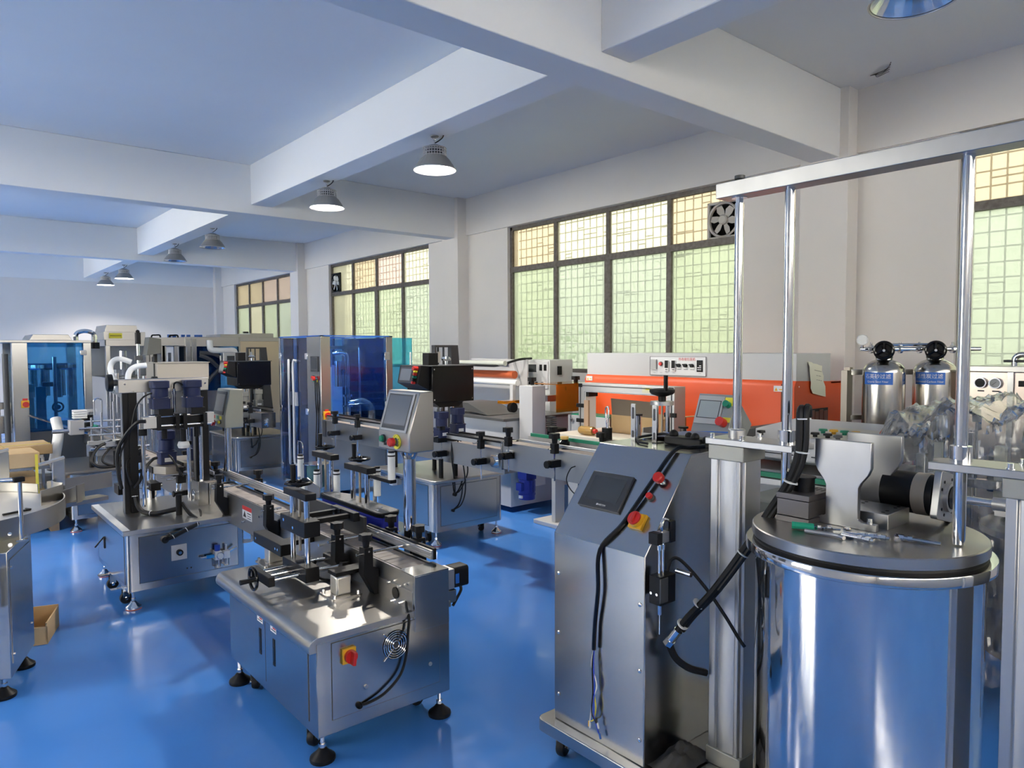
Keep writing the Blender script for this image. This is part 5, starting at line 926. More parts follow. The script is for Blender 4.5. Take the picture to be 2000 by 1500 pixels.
M.add('tee_joint', rod('z', (1.62, 8.35), 1.26, 1.32, .035, 12)+rod('z', (1.66, 8.05), 1.26, 1.36, .033, 12), WHITEP)
M.add('trough', prism([(1.58, 1.22), (1.88, 1.24), (1.85, 1.13), (1.72, 1.12)], 'y', 7.8, 8.6), GREYP); M.add('mast', rod('z', (1.80, 8.25), .7, 1.86, .016, 12), CHROME); M.add('mast_cap', rod('z', (1.80, 8.25), 1.72, 1.84, .028, 14)+ball((1.80, 8.25, 1.85), .02), BLACK)
M.add('mast_clamp', box(1.765, 1.835, 8.22, 8.28, 1.55, 1.60), DARK, .003)
c = M.add('product_tank', box(2.05, 2.60, 8.55, 9.05, 1.32, 1.51), mat('tan_steel', (.46, .42, .35), .45, .6), .006); c.add('tank_lid', box(2.04, 2.61, 8.54, 9.06, 1.51, 1.52), MATS['tan_steel']); c.add('tank_leg', box(2.1, 2.15, 8.6, 8.65, .02, 1.32), STEEL); c.add('tank_leg', box(2.5, 2.55, 8.6, 8.65, .02, 1.32), STEEL); c.add('tank_leg', box(2.1, 2.15, 8.95, 9.0, .02, 1.32), STEEL); c.add('tank_leg', box(2.5, 2.55, 8.95, 9.0, .02, 1.32), STEEL)
k = M.add('control_head', prism([(1.95, 1.60), (2.10, 1.62), (2.10, 1.78), (1.98, 1.80)], 'y', 8.55, 8.75), mat('olive_dark', (.10, .10, .085), .5), .004); k.add('head_pole', rod('z', (2.06, 8.66), .9, 1.62, .022, 12), BLACK)
M.add('black_gauge', rod('x', (8.15, 1.33), 1.9, 1.95, .05, 18), BLACK)
cable(M, [(1.40, 7.56, .80), (1.28, 7.50, .76), (1.21, 7.44, .66), (1.24, 7.42, .60), (1.32, 7.44, .575), (1.50, 7.5, .57), (1.60, 7.46, .575), (1.64, 7.40, .53), (1.67, 7.38, .47), (1.69, 7.38, .43)], .014, 'air_hose')
cable(M, [(1.48, 7.58, .80), (1.36, 7.52, .72), (1.30, 7.46, .63), (1.40, 7.46, .575), (1.52, 7.5, .57)], .01, 'air_hose')
M.add('white_duct', tube([(1.10, 8.7, .95), (1.11, 8.62, .80), (1.07, 8.55, .60), (1.03, 8.5, .44)], .05, 12), WHITEP)
# ------------------------------------------------------------ unscrambling turntable at the picture edge
TC = (-.015, 4.90); TR = .66; ZD = .775
M = thing('bottle_turntable', 'round steel turntable with raised rim and guide arms, cut off by the picture edge', 'turntable', (TC[0], TC[1], 0))
ang = 18.4; d = Vector((math.sin(R(ang)), math.cos(R(ang)))); n = Vector((d.y, -d.x)); q0 = Vector((.300, 4.06))
cr = [q0, q0+d*.43, q0+d*.43-n*.62, q0-n*.62]
cb_ = M.add('cabinet', prism([tuple(p) for p in cr], 'z', .10, .705), STEEL, .003)
q1 = [q0+d*.03+n*.001, q0+d*.40+n*.001, q0+d*.40+n*.003, q0+d*.03+n*.003]; cb_.add('side_panel', prism([tuple(p) for p in q1], 'z', .16, .66), STEEL)
cb_.add('panel_screws', sum([cyl((*(q0+d*t+n*.003), z), (*(q0+d*t+n*.008), z), .007, n=8) for t, z in ((.05, .20), (.38, .23), (.05, .62))], G()), CHROME)
for p in (q0+d*.04-n*.04, q0+d*.39-n*.04, q0+d*.04-n*.58, q0+d*.39-n*.58): foot(M, p.x, p.y, .10, BLACK, .05)
M.add('disc', cyl((*TC, ZD-.02), (*TC, ZD), TR-.012, n=64), mat('worn_disc', (.55, .52, .48), .4, .7))
arc = lambda a0, a1, r, k=28: [(TC[0]+r*math.cos(R(a0+(a1-a0)*i/k)), TC[1]+r*math.sin(R(a0+(a1-a0)*i/k))) for i in range(k+1)]
M.add('rim_band', strip(arc(-180, 8, TR, 40)+[(.70, 5.05), (.74, 5.12)], (.70, .81), .006), STEELH); M.add('rim_band', strip(arc(30, 180, TR, 30), (.72, .83), .006), STEELH)
M.add('guide_band', strip([(.52, 4.78), (.585, 4.86), (.64, 4.92), (.655, 4.99), (.62, 5.05), (.615, 5.12), (.66, 5.2)], (.775, .86), .004), STEELH); M.add('outlet_plate', strip([(.60, 5.20), (.98, 5.33)], (.745, .845), .005), STEELH); M.add('outlet_plate', strip([(.73, 5.02), (.78, 5.08)], (.72, .83), .006), STEELH)
M.add('outlet_bed', prism([(.62, 5.0), (.92, 5.12), (.88, 5.22), (.60, 5.16)], 'z', .70, .725), STEEL)
for (x, y, z1) in ((.40, 5.45, 1.04), (.30, 5.30, 1.04), (.655, 5.14, 1.0)):
    a = M.add('guide_arm', box(x-.032, x+.032, y-.02, y+.02, .79, z1-.02), STEEL, .002); a.add('arm_top', prism([(x-.10, z1-.035), (x+.032, z1), (x+.032, z1-.012), (x-.095, z1-.045)], 'y', y-.03, y+.03), STEELH)
p = M.add('stay_rod', rod('z', (.375, 4.225), .72, 1.02, .010, 12), CHROME); p.add('rod_clamp', cbox((.37, 4.225, 1.02), .05, .03, .024).rot('Z', 15, (.37, 4.225, 1.02)), BLACK, .004); p.add('cross_rod', cyl((.36, 4.225, 1.02), (.05, 4.30, 1.03), .010, n=12), CHROME); p.add('rod_foot', cbox((.375, 4.225, .718), .05, .03, .008), STEEL)
M.add('rim_bolt', bolt((.335, 4.335, .735), 'y', .009, .01, -1), CHROME)
M.add('switch_cover', box(.235, .255, 3.98, 4.02, .43, .62), WHITE, .004)
al = solo('allen_key', 'black hex key lying on the turntable disc', 'tool', tube([(.33, 4.62, ZD+.006), (.44, 4.67, ZD+.006), (.46, 4.68, ZD+.006), (.44, 4.71, ZD+.006)], .006, 6, 2), BLACK, org=(.4, 4.66, ZD))
# ------------------------------------------------------------ cartons, tub and tray
def carton(x0, x1, y0, y1, z0, z1, label, rot=0, strap=False):
    c = ((x0+x1)/2, (y0+y1)/2, z0); t = thing('carton', label, 'carton', c, 'brown cartons behind the turntable')
    t.add('box_body', box(x0, x1, y0, y1, z0, z1).rot('Z', rot, c), CARD, .006); t.add('lid_seam', box((x0+x1)/2-.002, (x0+x1)/2+.002, y0+.01, y1-.01, z1, z1+.001).rot('Z', rot, c), mat('card_seam', (.36, .24, .11), .8))
    if strap: t.add('strap', (box(x0-.002, x1+.002, y0+.12, y0+.135, z1+.001, z1+.003)+box(x0-.003, x0-.001, y0+.12, y0+.135, z0, z1)+box(x1+.001, x1+.003, y0+.12, y0+.135, z0, z1)).rot('Z', rot, c), STRAP)
    return t
t = thing('wooden_pallet', 'low wooden pallet under the brown cartons', 'pallet', (.6, 8.2, 0))
for i in range(5): t.add('deck_board', box(.22, .98, 7.66+.22*i, 7.80+.22*i, .10, .12), mat('pallet_wood', (.35, .24, .14), .8))
for x in (.24, .56, .90): t.add('bearer', box(x, x+.07, 7.66, 8.68, 0, .10), MATS['pallet_wood'])
carton(.22, .93, 7.66, 8.12, .12, .33, 'lowest carton of the stack, its plain top showing behind the turntable arms', 3)
carton(.24, .88, 8.16, 8.60, .12, .45, 'middle carton, only its corner showing between the turntable arms', 0)
carton(.22, .83, 7.68, 8.12, .60, .735, 'flattish carton with crumpled end in front of the strapped one', 3, False)
carton(.22, .99, 8.14, 8.62, .655, .745, 'flat carton with yellow strap on top of the stack', 2, True)
t = thing('carton_bench', 'narrow steel bench holding the two upper cartons', 'bench', (.55, 8.15, .12))
t.add('bench_top', box(.24, .92, 7.74, 8.14, .57, .60)+box(.24, .92, 8.14, 8.56, .625, .655), STEEL)
for x, y, z in ((.26, 8.125, .12), (.90, 8.125, .12), (.26, 8.57, .45), (.82, 8.57, .45)): t.add('bench_leg', box(x, x+.025, y, y+.025, z, .63), STEEL)
solo('hanging_strap', 'yellow strap end hanging down from the cartons', 'strap', box(.80, .822, 7.655, 7.661, .36, .72), STRAP, org=(.81, 7.66, .36))
tx_, ty_ = 1.02, 8.78
tb = thing('white_tub', 'white plastic tub with lid beside the cartons', 'tub', (tx_, ty_, 0)); tb.add('tub', lathe((tx_, ty_, 0), [(.11, .0), (.13, .01), (.155, .36), (.16, .37)], 28), mat('translucent_white', (.68, .71, .74), .4)); tb.add('lid', lathe((tx_, ty_, .37), [(.17, 0), (.172, .03), (.15, .04), (.14, .034)], 28), MATS['translucent_white']); tb.add('second_rim', torus((tx_, ty_, .30), .156, .008, 'z', 28, 6), MATS['translucent_white'])
tr = thing('cardboard_tray', 'open cardboard tray on the floor against the turntable cabinet', 'tray', (.50, 4.85, 0))
c = (.49, 4.84, 0); tr.add('tray_bottom', box(.40, .56, 4.72, 5.02, .0, .012).rot('Z', -18, c), CARD)
for g in (box(.40, .56, 4.72, 4.728, .012, .10), box(.40, .56, 5.012, 5.02, .012, .13), box(.552, .56, 4.72, 5.02, .012, .12), box(.40, .408, 4.72, 5.02, .012, .12)): tr.add('tray_side', g.rot('Z', -18, c), CARD)
# ------------------------------------------------------------ shrink tunnel
M = thing('shrink_tunnel', 'long orange and white heat-shrink tunnel with red Chinese lettering on its control plate', 'machine', (5.6, 3.9, 0))
X0, X1, Y0, Y1 = 5.20, 6.0, 2.787, 5.018
M.add('upper_housing', box(X0, X0+.55, Y0+.004, Y1, 1.375, 1.608), WHITE, .004)
M.add('orange_body', prism([(X0-.02, .80), (X1, .80), (X1, 1.37), (X0+.0, 1.395), (X0-.014, 1.385), (X0-.035, 1.345)], 'y', Y0, Y1), ORANGE, .003)
M.add('front_seam', box(X0-.037, X0-.02, Y0+.10, Y0+.108, .80, 1.37), mat('orange_shadow_gap', (.12, .03, .01), .6))
M.add('end_step', box(X0+.55, X1, Y0, Y1, 1.36, 1.372), ORANGE)
M.add('stand', box(X0+.1, X0+.16, Y0+.1, Y0+.16, .05, .80)+box(X1-.16, X1-.1, Y0+.1, Y0+.16, .05, .80)+box(X0+.1, X0+.16, Y1-.16, Y1-.1, .05, .80)+box(X1-.16, X1-.1, Y1-.16, Y1-.1, .05, .80)+box(X0+.1, X1-.1, Y0+.1, Y1-.1, .30, .36), ORANGE)
for x in (X0+.13, X1-.13):
    for y in (Y0+.13, Y1-.13): caster(M, x, y, .06, 0, .026)
M.add('tunnel_conveyor', box(X0+.15, X1-.15, Y0-.35, Y0+.1, .86, .90)+box(X0+.12, X0+.15, Y0-.35, Y0, .82, .92)+box(X1-.15, X1-.12, Y0-.35, Y0, .82, .92), GREYP)
m = M.add('tunnel_mouth', box(X0+.18, X0+.50, Y0-.004, Y0, .95, 1.165), BLACK)
for i in range(4): m.add('curtain_strip', box(X0+.21+.07*i, X0+.272+.07*i, Y0-.010, Y0-.004, .95, 1.155-.012*(i % 2)), mat('brown_curtain', (.16, .035, .015), .4), .002)
c = M.add('control_plate', box(X0-.010, X0, 3.603, 4.209, 1.408, 1.578), mat('panel_silver', (.66, .665, .67), .4, .2), .002)
c.add('plate_frame', box(X0-.012, X0-.009, 3.603, 4.209, 1.408, 1.411)+box(X0-.012, X0-.009, 3.603, 4.209, 1.575, 1.578)+box(X0-.012, X0-.009, 3.603, 3.606, 1.408, 1.578)+box(X0-.012, X0-.009, 4.206, 4.209, 1.408, 1.578), INK)
px = X0-.010
b = c.add('breaker', box(px-.018, px, 4.128, 4.19, 1.462, 1.552), GREYP)
button(M, (px, 4.081, 1.512), (-1, 0, 0), RED, .017)
for y in (4.014, 3.939): k = M.add('temperature_meter', box(px-.012, px, y-.022, y+.022, 1.445, 1.545), STICK, .002); k.add('meter_face', box(px-.0126, px-.012, y-.019, y+.019, 1.475, 1.543), BLACK); k.add('meter_digits', box(px-.0126, px-.012, y-.015, y+.012, 1.458, 1.465), INK)
for y in (3.881, 3.811, 3.742):
    k = M.add('rotary_knob', cyl((px, y, 1.50), (px-.022, y, 1.50), .016, n=14)+box(px-.024, px, y-.004, y+.022, 1.503, 1.514), BLACK); k.add('knob_legend', box(px-.0006, px, y-.022, y+.022, 1.463, 1.467), INK)
t = M.add('timer', box(px-.010, px, 3.636, 3.692, 1.447, 1.548), BLACK, .002); t.add('timer_keys', box(px-.0108, px-.010, 3.645, 3.665, 1.495, 1.503)+box(px-.0108, px-.010, 3.645, 3.684, 1.48, 1.487)+box(px-.0108, px-.010, 3.645, 3.684, 1.463, 1.469), STICK)
M.text('热收缩包装机', .030, (px-.0008, 3.80, 1.553), FX, REDINK)
for y in (4.156, 4.081, 4.014, 3.939, 3.664): M.text('====', .012, (px-.0008, y, 1.432), FX, INK)
for y, z in ((2.915, 1.335), (4.95, 1.36)): w = M.add('warning_sticker', box(X0-.042, X0-.036, y-.04, y+.04, z-.025, z+.02), STICK); w.add('triangle', prism([(y+.005, z-.02), (y+.032, z-.02), (y+.0185, z+.008)], 'x', X0-.0425, X0-.042), YEL); w.add('print', box(X0-.0425, X0-.042, y-.032, y-.006, z-.012, z-.004), YEL)
n = M.add('paper_note', G([(X0+.22+.0*i, Y0-.004-.006*((i+j) % 2)-.01*(j == 0), 0) for i in range(1) for j in range(1)], []) if False else
          (lambda rows: G([p for r in rows for p in r], [(a*6+b, a*6+b+1, a*6+b+7, a*6+b+6) for a in range(6) for b in range(5)]))(
          [[(5.345+.045*b+.012*a+.006*math.sin(b*2+a), Y0-.006-.012*abs(math.sin(a*1.3+b*1.7)), 1.545-.042*a-.008*b+.008*math.sin(b*3.1)) for b in range(6)] for a in range(7)]), PAPER)
for i, (z, s) in enumerate(((1.47, '------------'), (1.43, '--- ----'), (1.395, '-- --- --'))): M.text(s, .03, (5.49+.01*i, Y0-.022, z), (R(90), R(8), 0), INK)
cable(M, [(6.0, 2.86, 1.18), (6.04, 2.85, 1.12), (6.03, 2.84, 1.03), (5.95, 2.80, .97), (5.88, 2.77, .93)], .018, 'black_hose'); cable(M, [(6.0, 2.90, 1.16), (6.025, 2.88, 1.08), (5.98, 2.84, 1.0)], .014, 'black_hose')
M.add('end_screws', sum([bolt((x, Y0, z), 'y', .006, .004, -1) for x in (X0+.03, X1-.03) for z in (.98, 1.35)], G()), CHROME)
# ------------------------------------------------------------ L-sealer
M = thing('film_sealer', 'white film sealing machine with amber safety cover, film roll and grey control cabinet', 'machine', (5.0, 5.6, 0))
g = M.add('control_cabinet', box(5.60, 5.97, 6.0, 6.60, .85, 1.525), mat('light_grey_cabinet', (.55, .56, .55), .5), .004); M.add('cabinet_stand', box(5.62, 5.95, 6.02, 6.58, .04, .85), WHITE)
p = M.add('control_panel', box(5.585, 5.60, 6.02, 6.58, 1.19, 1.505), mat('panel_silver', (.66, .665, .67), .4), .003); p.add('display', box(5.578, 5.586, 6.21, 6.40, 1.38, 1.47), SCRDK); p.add('display_frame', box(5.580, 5.586, 6.195, 6.415, 1.365, 1.485), STICK)
for y in (6.535, 6.46, 6.135, 6.06): p.add('meter', box(5.578, 5.586, y-.02, y+.02, 1.40, 1.47), BLACK)
for i, y in enumerate((6.52, 6.43, 6.32, 6.2, 6.1)): p.add('knob', rod('x', (y, 1.25), 5.565, 5.586, .018, 12), RED if i == 0 else BLACK)
M.add('breaker', box(5.72, 5.78, 5.985, 6.0, 1.35, 1.45), BLACK)
M.add('white_post', box(4.60, 4.775, 5.18, 5.375, .30, 1.29), WHITE, .004)
for x, y in ((4.69, 5.28), (5.22, 5.2)): M.add('star_knob', knobg(x, y, 1.295, .04, .075), BLACK)
a = M.add('amber_cover', box(4.775, 5.30, 5.02, 5.028, 1.03, 1.30)+box(4.775, 5.30, 5.02, 5.37, 1.30, 1.308)+box(5.292, 5.30, 5.02, 5.37, 1.03, 1.30), AMBER); a.add('cover_stiffener', box(4.90, 5.06, 5.012, 5.02, 1.24, 1.28), AMBER)
M.add('sealing_bar', box(4.775, 5.28, 5.15, 5.25, 1.13, 1.19), ALUM); M.add('drive_box', box(4.83, 5.0, 5.10, 5.22, .72, .86), BLACK, .01); M.add('spring_stack', sum([box(4.80, 4.87, 5.12, 5.2, .86+.022*i, .872+.022*i) for i in range(6)], G()), DARK)
M.add('bed', box(4.45, 5.35, 5.40, 6.3, .52, .94), WHITE, .006); M.add('bed_top', box(4.40, 5.35, 5.38, 6.6, .94, .965), mat('dark_worktop', (.10, .10, .10), .4, .5)); M.add('low_body', box(4.55, 5.3, 5.45, 6.3, .06, .52), WHITE)
k = M.add('amber_roller_cover', box(4.52, 4.75, 5.5, 5.62, 1.10, 1.13), AMBER); M.add('feed_wheel', lathe((4.62, 5.48, 1.06), [(.01, 0), (.05, 0), (.05, .05), (.01, .05)], 16, 'y'), BLACK); M.add('feed_plate', prism([(5.75, .97), (6.4, 1.02), (6.4, 1.08), (6.1, 1.08), (5.85, 1.0)], 'x', 4.5, 4.9), mat('dark_worktop', (.10, .10, .10), .4))
M.add('side_frame', prism([(6.22, .96), (6.32, .96), (6.48, 1.48), (7.2, 1.50), (7.2, 1.54), (6.42, 1.53), (6.30, 1.25)], 'x', 5.38, 5.42), WHITE, .003); M.add('back_sheet', box(5.43, 5.45, 6.2, 7.3, .9, 1.53), WHITE)
M.add('film_roll', rod('y', (5.2, 1.36), 6.15, 7.4, .045, 18), mat('orange_film_core', (.48, .10, .03), .5)); M.add('film_web', rod('y', (5.2, 1.27), 6.1, 7.4, .035, 18), WHITEP); M.add('roller_bar', rod('y', (5.1, 1.49), 6.2, 7.4, .03, 12), mat('grey_green_bar', (.45, .47, .42), .4)); cable(M, [(5.08, 7.2, 1.47), (5.08, 6.5, 1.46), (5.1, 6.3, 1.47), (5.3, 6.2, 1.53), (5.58, 6.3, 1.54)], .014, 'cable_loom')
M.add('arm', box(5.0, 5.04, 5.95, 6.0, .96, 1.26), WHITE); M.add('conveyor_side', prism([(4.62, .78), (5.05, .78), (5.05, 1.0), (4.50, 1.0), (4.50, .92)], 'x', 4.96, 5.0), WHITE, .003); M.add('side_nuts', sum([cyl((4.96, y, z), (4.945, y, z), .02, n=6) for y, z in ((4.98, .95), (4.86, .97), (4.72, .97), (4.75, .88))], G()), CHROME); M.add('side_motor', rod('x', (4.80, .83), 4.90, 4.96, .05, 16), DARK)
M.add('belt_top', box(4.97, 5.5, 4.50, 5.02, .995, 1.01), GREEN); M.add('floor_frame', box(4.5, 4.62, 4.75, 4.80, .04, .60)+box(4.45, 4.75, 4.6, 5.0, .0, .04), WHITE, .004)
solo('hand_cutter', 'red-handled film cutter hanging on the white bed', 'cutter', cyl((4.444, 6.18, .84), (4.444, 6.17, .74), .014, n=8)+cyl((4.444, 6.18, .84), (4.444, 6.185, .92), .006, n=6), RED, org=(4.444, 6.18, .74))
# ------------------------------------------------------------ strapping machine with aluminium arch
M = thing('strapping_machine', 'banding table with upright aluminium arch and black clamps in front of the orange tunnel', 'machine', (4.6, 3.8, 0))
M.add('body', box(4.30, 4.92, 3.35, 4.38, .08, .88), WHITE, .006); M.add('table_top', box(4.22, 4.98, 3.25, 4.48, .88, .925), mat('cream_table', (.62, .57, .48), .5), .004)
for x in (4.36, 4.86):
    for y in (3.42, 4.3): caster(M, x, y, .09, 0, .04)
o = [(3.35, .925), (3.35, 1.356), (4.37, 1.356), (4.37, .925)]
f = M.add('arch', prism([(3.35, .925), (3.425, .925), (3.425, 1.285), (4.295, 1.285), (4.295, .925), (4.37, .925), (4.37, 1.356), (3.35, 1.356)], 'x', 4.42, 4.56), ALUM, .003)
f.add('arch_lining', prism([(3.425, .925), (3.43, .925), (3.43, 1.28), (4.29, 1.28), (4.29, .925), (4.295, .925), (4.295, 1.285), (3.425, 1.285)], 'x', 4.425, 4.555), WHITEP); f.add('arch_groove', prism([(3.37, .925), (3.378, .925), (3.378, 1.33), (4.342, 1.33), (4.342, .925), (4.35, .925), (4.35, 1.338), (3.37, 1.338)], 'x', 4.416, 4.42), DARK)
for y in (3.385, 4.335):
    for z in (1.03, 1.16) if y > 4 else (1.0, 1.14): f.add('arch_clamp', box(4.41, 4.43, y-.055, y+.055, z-.017, z+.017), BLACK, .003)
f.add('corner_joint', box(4.414, 4.42, 3.355, 3.40, 1.32, 1.352)+box(4.414, 4.42, 4.325, 4.365, 1.32, 1.352)+box(4.43, 4.54, 4.255, 4.293, 1.24, 1.283), BLACK); w = f.add('warning_label', box(4.417, 4.42, 3.56, 3.66, 1.30, 1.345), mat('cream_label', (.7, .66, .45), .6)); w.add('print', box(4.416, 4.417, 3.57, 3.625, 1.325, 1.338), YEL2)
f.add('wood_strip', box(4.40, 4.42, 4.235, 4.285, .98, 1.21), mat('wood_strip', (.42, .28, .18), .6))
t = thing('folded_carton', 'opened brown carton with raised grey flap on the banding table', 'carton', (4.75, 3.9, .925)); t.add('carton_wall', box(4.62, 4.94, 3.62, 3.63, .925, 1.08)+box(4.62, 4.63, 3.62, 4.18, .925, 1.08)+box(4.93, 4.94, 3.62, 4.18, .925, 1.08)+box(4.62, 4.94, 4.17, 4.18, .925, 1.08), CARD); t.add('raised_flap', prism([(3.68, 1.08), (4.16, 1.08), (4.175, 1.22), (3.70, 1.21)], 'x', 4.62, 4.628), mat('grey_card', (.20, .165, .125), .8)); t.add('side_flap', box(4.62, 4.94, 3.40, 3.62, 1.075, 1.083).rot('X', -8, (4.7, 3.62, 1.08)), CARD)
t = thing('liquid_bottle', 'clear bottle of amber liquid lying on the banding table', 'bottle', (4.32, 4.15, .925)); t.add('bottle_body', lathe((4.31, 4.08, .965), [(.005, 0), (.034, .004), (.038, .02), (.038, .14), (.03, .16), (.016, .165)], 20, 'y'), OIL); t.add('red_cap', rod('y', (4.31, .965), 4.055, 4.08, .02, 14), RED)
for i in range(3): solo('wood_batten', ('pale batten nearest the amber bottle', 'pale batten between two others on the banding table', 'pale batten at the edge of the banding table')[i], 'batten', box(4.26+.03*i, 4.275+.03*i, 3.55, 4.0, .926, .936), PAPER, 'pale battens on the banding table', org=(4.26+.03*i, 3.8, .926))
# ------------------------------------------------------------ coding stand with black handwheel
M = thing('coding_stand', 'steel adjusting stand with black crank handwheel between conveyor and banding table', 'machine', (3.85, 2.9, 0))
M.add('column', box(3.78, 3.9, 2.84, 2.96, .05, .96), STEEL); M.add('stand_table', box(3.64, 4.12, 2.5, 3.35, .96, 1.0), STEELH, .003); M.add('stand_base', box(3.66, 4.1, 2.6, 3.2, 0, .05), STEEL)
for dy in (-.045, .045): M.add('spindle_shaft', rod('z', (3.70, 2.90+dy), 1.0, 1.285, .015, 14), CHROME)
M.add('lead_screw', rod('z', (3.70, 2.90), 1.0, 1.285, .007, 10), MATS['brass_screw']); M.add('adjuster_cap', rod('z', (3.70, 2.90), 1.285, 1.31, .075, 20), ALUM)
h = M.add('handwheel', lathe((3.70, 2.90, 1.31), [(.025, 0), (.025, .03), (.07, .045), (.082, .06), (.082, .075), (.07, .08), (.03, .07)], 24), BLACK); h.add('crank_handle', rod('z', (3.66, 2.84), 1.38, 1.48, .014, 12), BLACKG)
M.add('guard_plate', prism([(2.72, 1.0), (2.86, 1.0), (2.86, 1.12), (2.72, 1.09)], 'x', 3.66, 3.668), STEELH); M.add('guard_plate', box(3.66, 3.80, 3.02, 3.028, 1.0, 1.13), STEELH); M.add('guard_plate', box(3.64, 3.648, 2.92, 3.02, 1.0, 1.10), STEELH)
for x, y, z in ((3.72, 3.12, 1.20), (3.9, 2.88, 1.12), (3.8, 2.62, 1.09)): r = M.add('roller', rod('z', (x, y), 1.0, z, .024, 16), CHROME); r.add('roller_cap', rod('z', (x, y), z, z+.012, .034, 14), BLACK)
M.add('dark_roller', rod('z', (3.68, 3.36), 1.0, 1.10, .036, 16), BLACK); M.add('wire_loop', tube([(3.68, 3.36, 1.10), (3.68, 3.375, 1.22), (3.68, 3.36, 1.245), (3.68, 3.345, 1.22), (3.66, 3.345, .98)], .006, 6, 4), CHROME); M.add('roller_arm', box(3.66, 3.70, 3.30, 3.38, .96, 1.0), STEEL)
# ------------------------------------------------------------ white labeller console behind the press
M = thing('white_labeller', 'white machine top with rows of push knobs behind the press cylinder', 'machine', (3.95, 1.95, 0))
M.add('body', box(3.60, 4.35, 1.60, 2.35, .06, .98), WHITE, .006); M.add('console_top', prism([(3.52, 1.06), (3.54, 1.125), (3.60, 1.155), (4.35, 1.20), (4.35, 1.04), (3.56, 1.04)], 'y', 1.62, 2.33), WHITE, .008)
M.add('end_cap', prism(rrect(3.50, 4.30, 1.02, 1.17, .03), 'y', 2.33, 2.40), BLACK, .004); M.add('end_cap', prism(rrect(3.50, 4.30, 1.02, 1.16, .03), 'y', 1.58, 1.62), BLACK, .004); M.add('front_slots', box(3.515, 3.522, 1.9, 2.2, 1.085, 1.09)+box(3.515, 3.522, 1.66, 1.8, 1.085, 1.09), INK)
M.add('key_panel', G([(3.70, 1.64, 1.1625), (3.70, 1.95, 1.1625), (4.1, 1.95, 1.1865), (4.1, 1.64, 1.1865)], [(0, 1, 2, 3)]), mat('cream_panel', (.58, .56, .48), .5))
for i, (x, y, m) in enumerate(((3.66, 2.27, BLACK), (3.66, 2.17, BLACK), (3.75, 1.90, BLACK), (3.75, 1.83, BLACK), (3.88, 1.92, GREEN), (3.88, 1.86, YEL), (3.88, 1.80, GREEN), (3.88, 1.74, YEL), (3.72, 1.76, DARK))): M.add('push_knob', lathe((x, y, 1.155+(x-3.6)*.06), [(.012, 0), (.012, .012), (.024, .015), (.022, .026), (.004, .028)], 14), m)
s = M.add('tilted_display', G([(3.27, 2.34, 1.245), (3.24, 2.30, 1.255), (3.30, 2.30, 1.40), (3.33, 2.34, 1.39)], []) if False else prism([(3.22, 1.20), (3.40, 1.18), (3.45, 1.24), (3.30, 1.405)], 'y', 2.10, 2.33), mat('grey_metal_box', (.27, .28, .275), .45, .4), .004)
def tl(y0, y1, a, b, h0, h1):
    A_ = Vector((3.22, 0, 1.20)); B2 = Vector((3.30, 0, 1.405)); dd = (B2-A_); nn = Vector((-dd.z, 0, dd.x)).normalized()
    v = [tuple(A_+dd*q+nn*h+Vector((0, y, 0))) for h in (h0, h1) for y, q in ((y0, a), (y1, a), (y1, b), (y0, b))]
    return G(v, [(0, 3, 2, 1), (4, 5, 6, 7), (0, 1, 5, 4), (1, 2, 6, 5), (2, 3, 7, 6), (3, 0, 4, 7)])
s.add('screen_bezel', tl(2.165, 2.32, .22, .93, 0, .008), GREYP); s.add('display', tl(2.18, 2.305, .38, .80, .008, .0086), mat('pale_screen', (.36, .40, .40), .2)); s.add('screen_border', tl(2.174, 2.311, .36, .82, .0078, .0083), DARK); s.add('yellow_tag', tl(2.105, 2.16, .72, .92, 0, .002), YEL2); s.add('yellow_tag', tl(2.105, 2.15, .30, .42, 0, .002), YEL2)
s.add('green_knob', cyl((3.28, 2.135, 1.35), (3.25, 2.135, 1.362), .018, n=14), MATS['green_button']); s.add('emergency_stop', cyl((3.245, 2.14, 1.255), (3.20, 2.14, 1.272), .024, n=14), RED); s.add('display_arm', box(3.38, 3.62, 2.18, 2.24, 1.12, 1.20), DARK)
M.add('feed_guide', box(3.46, 3.48, 1.5, 2.4, .965, .99), GREEN); M.add('feed_rail', box(3.44, 3.58, 1.5, 2.45, .93, .96), ALUM); M.add('gear_housing', box(3.10, 3.45, 1.55, 1.95, .62, .92), mat('olive_housing', (.22, .22, .19), .5), .01); M.add('housing_stand', box(3.2, 3.38, 1.62, 1.88, .0, .62), STEEL)
